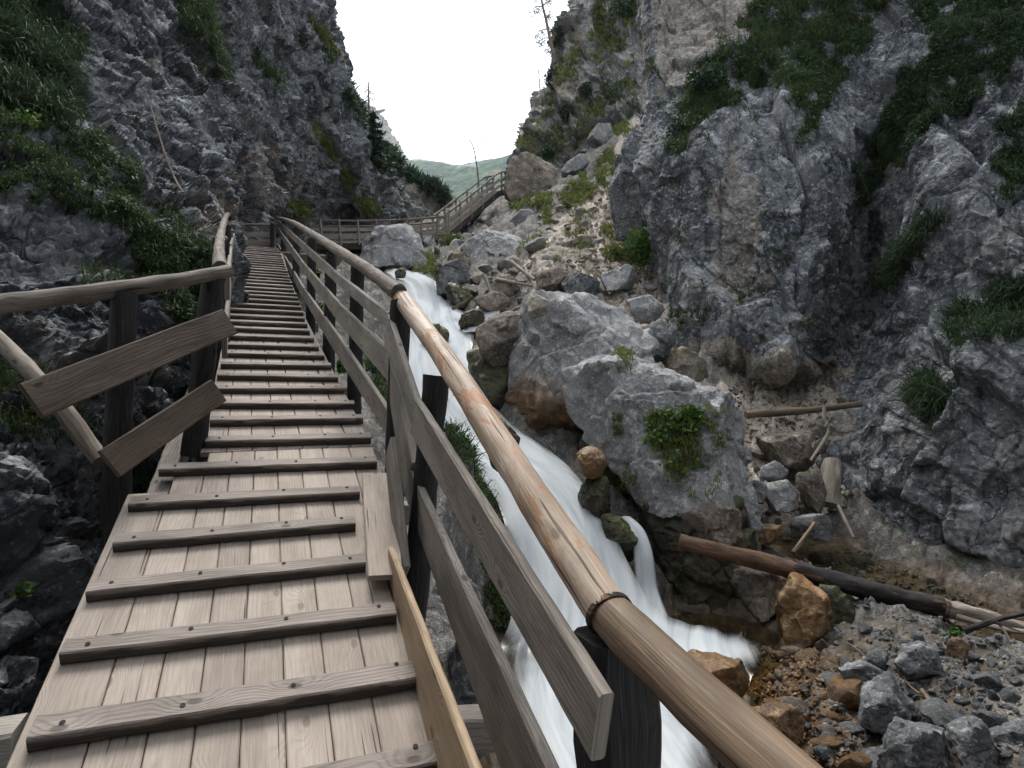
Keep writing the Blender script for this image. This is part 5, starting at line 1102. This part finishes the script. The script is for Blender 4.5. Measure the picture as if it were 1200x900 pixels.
# small plants as things
def tuft(label, keys, poly, n, per, Lpx, mat, seed, **k): return grass(label, keys, [poly], n, per, Lpx, mat, seed, 2, -9, kind='thing', name='grass_tuft', cat='grass tuft', **k)
tuft('bright round grass tuft on the boulder beside the topmost waterfall', ['grey boulder at the right of the topmost waterfall', 'dark wet stone right below the topmost waterfall', 'terrain'], [(482, 302), (508, 300), (512, 322), (488, 324)], 160, 9, 11, 'grass_light', 31)
tuft('round green tuft in the crack at the right of the largest boulder', [B_BIG, B_PLANT], [(720, 414), (740, 412), (742, 438), (724, 440)], 120, 9, 12, 'grass_light', 32)
tuft('small green cushion left of the round tuft on the plant boulder', [B_BIG, B_PLANT], [(703, 428), (717, 428), (717, 438), (703, 438)], 50, 8, 6, 'grass_light', 33)
tuft('tiny moss cushion on the face of the plant covered boulder', [B_PLANT], [(718, 486), (729, 486), (729, 494), (718, 494)], 30, 8, 5, 'grass_light', 34)
tuft('second moss cushion just under the tiny one on the plant boulder', [B_PLANT], [(718, 500), (732, 500), (732, 510), (718, 510)], 40, 8, 5, 'grass_light', 35)
tuft('yellowed grass tuft at the lower left edge of the plant boulder', [B_PLANT, 'dark wet brown boulder under the plant covered boulder, at the pool edge'], [(732, 546), (752, 546), (752, 575), (734, 575)], 90, 9, 14, 'grass_light', 36)
pp = thing('plant_patch', 'big patch of green leaves and grass growing on the front boulder', 'plant patch')
pk, pn_ = pick([B_PLANT], [[(768, 486), (800, 474), (842, 484), (836, 520), (815, 550), (800, 572), (786, 560), (770, 545), (758, 525)]], 300, 41, 14, -.1)
if len(pk):
    r_ = np.random.default_rng(5); C = np.repeat(pk, 6, 0) + r_.normal(size=(len(pk) * 6, 3)) * .035 + np.repeat(pn_, 6, 0) * (.03 + .09 * r_.random((len(pk) * 6, 1)))
    a = unit(np.repeat(pn_, 6, 0) + r_.normal(size=C.shape) * .6); x = unit(np.cross(a, r_.normal(size=C.shape))); y = np.cross(a, x); s_ = .020 + .022 * r_.random((len(C), 1))
    mesh_np('leaves', np.stack([C - x * s_, C + y * s_ * .7, C + x * s_, C - y * s_ * .7], 1).reshape(-1, 3), np.arange(4 * len(C)).reshape(-1, 4), MATS['leaf_green'], pp, False, attrs={'rnd': np.repeat(r_.random(len(C)), 4)})
    g = grass('x', [B_PLANT], [[(764, 486), (842, 482), (838, 550), (845, 600), (825, 590), (800, 575), (758, 525)]], 520, 8, 13, 'grass_light', 42, 10, -.15); g.parent = pp; g.name = 'grass_blades'
    for k in ('label', 'category', 'kind'): del g[k]
def bush(label, u, v, t, rx, ry, n, leaf_px, mat, seed, cat='bush', name='bush'):
    o = thing(name, label, cat, None, P(u, v, t)); s_ = t / FPX
    f = leaves((0, 0, 0), (rx * s_, rx * s_ * .8, ry * s_), n, leaf_px * s_, mat, seed, o)
    W = Wood(); r_ = np.random.default_rng(seed)
    for k in range(3): W.log([np.array([0, 0, -ry * s_ * .95]), np.array([r_.normal() * rx * .4, r_.normal() * rx * .3, ry * .4]) * s_], .02 * s_ * rx, .01 * s_ * rx, m=6)
    W.build('stem', 'stick_wood', o); return o
bush('dark bush in the corner between scree and right wall', 752, 290, 17.6, 20, 24, 1700, 2.2, 'leaf_green', 51)
bush('low light green bush under the dark corner bush', 722, 296, 18.0, 16, 12, 700, 2, 'grass_light', 52)
bush('round dark pine bush at the foot of the leaning bare tree', 649, 92, 39.6, 11, 12, 900, 1.8, 'pine_needle', 53)
bush('dark pine bush on the skyline edge of the rock tower', 676, 22, 40, 10, 12, 800, 1.8, 'pine_needle', 54)
bush('dark round pine bush in the middle of the rock tower', 687, 106, 37, 9, 9, 700, 1.7, 'pine_needle', 55)
bush('dark pine bush at the bottom of the rock tower', 663, 130, 37.5, 9, 10, 600, 1.7, 'pine_needle', 56)
bush('dark pine bush above the brown stair head boulder', 642, 178, 35.5, 8, 10, 600, 1.7, 'pine_needle', 57)
bush('broad dark scrub pine at the top of the rock tower', 735, 10, 38, 20, 14, 1300, 1.8, 'pine_needle', 58)
bush('feathery scrub pine on the left skyline of the right wall ledge', 830, 95, 17.2, 24, 18, 1600, 2.4, 'pine_needle', 59)
bush('scrub pine drooping beside the tan streak on the right wall', 795, 158, 17.0, 15, 22, 900, 2.2, 'pine_needle', 60)
bush('light green bush at the foot of the far stairs', 531, 282, 26, 14, 9, 800, 1.6, 'grass_light', 61)
bush('sprig of green leaves behind the second board of the upper railing', 373, 362, 8, 6, 8, 90, 3, 'leaf_green', 62, 'plant', 'plant')
bush('sprig of green leaves between the top boards of the upper railing', 372, 322, 10, 5, 7, 80, 2.6, 'leaf_green', 63, 'plant', 'plant')
bush('small leafy plant at the ramp edge by the third board', 400, 430, 5.4, 8, 9, 90, 3.5, 'leaf_green', 64, 'plant', 'plant')
bush('lone green sprig on the rubble near the log end', 1119, 741, 6.3, 9, 6, 160, 2.5, 'leaf_green', 65, 'plant', 'plant')
bush('yellow and green leaves on the dark ground left of the ramp', 28, 690, 2.55, 16, 9, 22, 6, 'leaf_green', 66, 'plant', 'plant')
bush('blooming yellowish weed on the left wall grass ledge', 30, 140, 5.7, 16, 12, 160, 3, 'leaf_green', 67, 'plant', 'plant')
bush('green herb hanging under the tan boulder by the falls', 577, 455, 12.2, 6, 12, 120, 2.4, 'leaf_green', 68, 'plant', 'plant')
bush('dark little pine clinging high on the left wall', 348, 48, 23, 14, 8, 500, 2, 'pine_needle', 69)
# trees
def conifer(label, u, vb, vt, t, half, seed, mat='pine_needle', dens=1., bare_top=0.):
    s_ = t / FPX; Hh = (vb - vt) * s_; o = thing('conifer', label, 'conifer', None, P(u, vb, t)); r_ = np.random.default_rng(seed)
    W = Wood(); W.log([np.zeros(3), np.array([.02 * Hh, 0, Hh * .5]), np.array([0, 0, Hh])], .022 * Hh, .004 * Hh, m=8); W.build('trunk', 'stick_wood', o)
    V, n0 = [], 0; Vb = []
    for i in range(int(42 * dens)):
        f = .06 + .93 * (i + r_.random()) / (42 * dens); rad = half * s_ * (1 - f) ** .8 * (.55 + .6 * r_.random()) + .02 * Hh; az = r_.random() * 6.28; dr = np.array([math.cos(az), math.sin(az), 0])
        base = np.array([0, 0, f * Hh]); k = max(10, int(60 * rad / (half * s_)))
        x = r_.random(k) ** .8; C = base + dr * (x * rad)[:, None] + np.array([0, 0, 1.]) * ((-.30 * x ** 1.5 + .08 * x) * rad)[:, None] + r_.normal(size=(k, 3)) * rad * np.array([.10, .10, .05])
        a = unit(dr * .8 + r_.normal(size=(k, 3)) * .5); y = unit(np.cross(a, r_.normal(size=(k, 3)))); L_ = (.045 * Hh * (.6 + .8 * r_.random(k)))[:, None]
        V.append(np.stack([C - a * L_, C + y * L_ * .3, C + a * L_, C - y * L_ * .3], 1).reshape(-1, 3))
    V = np.concatenate(V); mesh_np('crown', V, np.arange(len(V)).reshape(-1, 4), MATS[mat], o, False, attrs={'rnd': np.repeat(r_.random(len(V) // 4), 4)}); return o
conifer('dark spruce on the notch at the right end of the left wall', 438, 202, 130, 29.2, 29, 71, dens=1.8)
conifer('small dark fir beside the leaning bare tree on the skyline', 655, 56, 22, 40.6, 9, 72)
conifer('stunted little pine on the pale face of the spur', 468, 238, 214, 37.2, 9, 73, dens=.7)
def bare_tree(label, trunk, r0, br, t, seed, fol=0, name='bare_tree', mat='stick_wood'):
    o = thing(name, label, 'bare tree', None, P(trunk[0][0], trunk[0][1], t)); org = P(trunk[0][0], trunk[0][1], t); r_ = np.random.default_rng(seed)
    W = Wood(); W.log([P(u, v, t) - org for u, v in trunk], r0, r0 * .35, m=8); W.build('trunk', mat, o)
    tips = []
    for q in br:
        W = Wood(); pts = [P(u, v, t + r_.normal() * .4) - org for u, v in q]; W.log(pts, r0 * .32, r0 * .1, m=5); e = pts[-1] - pts[0]
        for k in range(7):
            a = pts[0] + e * (.25 + .75 * r_.random()); b = a + (unit(e) * .4 + r_.normal(size=3) * .5 + np.array([0, 0, -.1])) * np.linalg.norm(e) * .28; W.log([a, b], r0 * .14, r0 * .06, m=4); tips += [a, b]
        W.build('branch', mat, o)
    if fol:
        tips = np.array(tips); C = tips[r_.integers(len(tips), size=fol)] + r_.normal(size=(fol, 3)) * .14; a = unit(r_.normal(size=(fol, 3))); y = unit(np.cross(a, r_.normal(size=(fol, 3)))); s_ = .06
        mesh_np('needles', np.stack([C - a * s_, C + y * s_ * .4, C + a * s_, C - y * s_ * .4], 1).reshape(-1, 3), np.arange(4 * fol).reshape(-1, 4), MATS['pine_needle'], o, False, attrs={'rnd': np.repeat(r_.random(fol), 4)})
    return o
bare_tree('tall leaning bare larch on the skyline of the rock tower', [(651, 74), (646, 52), (640, 24), (635, 2), (632, -20)], .13, [[(642, 34), (634, 36), (626, 46)], [(643, 38), (650, 34)], [(637, 8), (628, 8), (620, 16)], [(637, 6), (645, 0)], [(645, 48), (640, 44), (630, 50)], [(648, 62), (642, 60)], [(640, 22), (646, 16)], [(635, 0), (626, -6)], [(634, -6), (644, -12)]], 40.2, 81, 1500)
bare_tree('thin grey dead tree below the leaning larch', [(634, 122), (633, 106), (631, 82)], .06, [[(632, 90), (625, 86)], [(632, 94), (639, 88)], [(633, 102), (624, 104)], [(632, 86), (637, 82)], [(632, 84), (628, 80)]], 40, 82, 40, mat='drift_wood')
bare_tree('slender dead tree behind the top of the far stairs', [(561, 216), (559, 196), (556, 178), (552, 166)], .05, [[(557, 184), (550, 190), (546, 194)], [(555, 174), (547, 172), (541, 174)], [(554, 170), (560, 166), (564, 168)], [(552, 166), (546, 165)], [(556, 178), (562, 174)]], 35, 83, 60)
bare_tree('grey dead spire rising behind the dark spruce', [(433, 178), (433, 150), (432, 118), (432, 96)], .09, [[(432, 104), (427, 108)], [(432, 106), (438, 110)], [(432, 112), (425, 118)], [(432, 114), (440, 119)], [(432, 122), (425, 128)], [(432, 124), (441, 130)], [(433, 132), (427, 137)]], 33, 84, 120, mat='drift_wood')
bare_tree('tiny bare sapling on the left skyline of the rock tower', [(619, 152), (618, 144), (617, 136)], .04, [[(617, 140), (614, 138)]], 39.3, 85)

# ================================================================== HAZE
hb = bpy.data.meshes.new('haze'); bmh = bmesh.new(); bmesh.ops.create_cube(bmh, size=1.0); bmh.to_mesh(hb); bmh.free()
hz = bpy.data.objects.new('haze', hb); COL.objects.link(hz); lo, hi = np.array([-1300., -60., -12.]), np.array([1300., 1900., 720.]); hz.location = (lo + hi) / 2; hz.scale = hi - lo
hm = bpy.data.materials.new('haze'); hm.use_nodes = True; hn = hm.node_tree; hn.nodes.clear(); ho = hn.nodes.new('ShaderNodeOutputMaterial'); hv = hn.nodes.new('ShaderNodeVolumePrincipled')
hv.inputs['Color'].default_value = (.84, .92, .97, 1); hv.inputs['Density'].default_value = .00012; hv.inputs['Anisotropy'].default_value = .3
hn.links.new(hv.outputs[0], ho.inputs['Volume']); hb.materials.append(hm); tag(hz, kind='stuff')
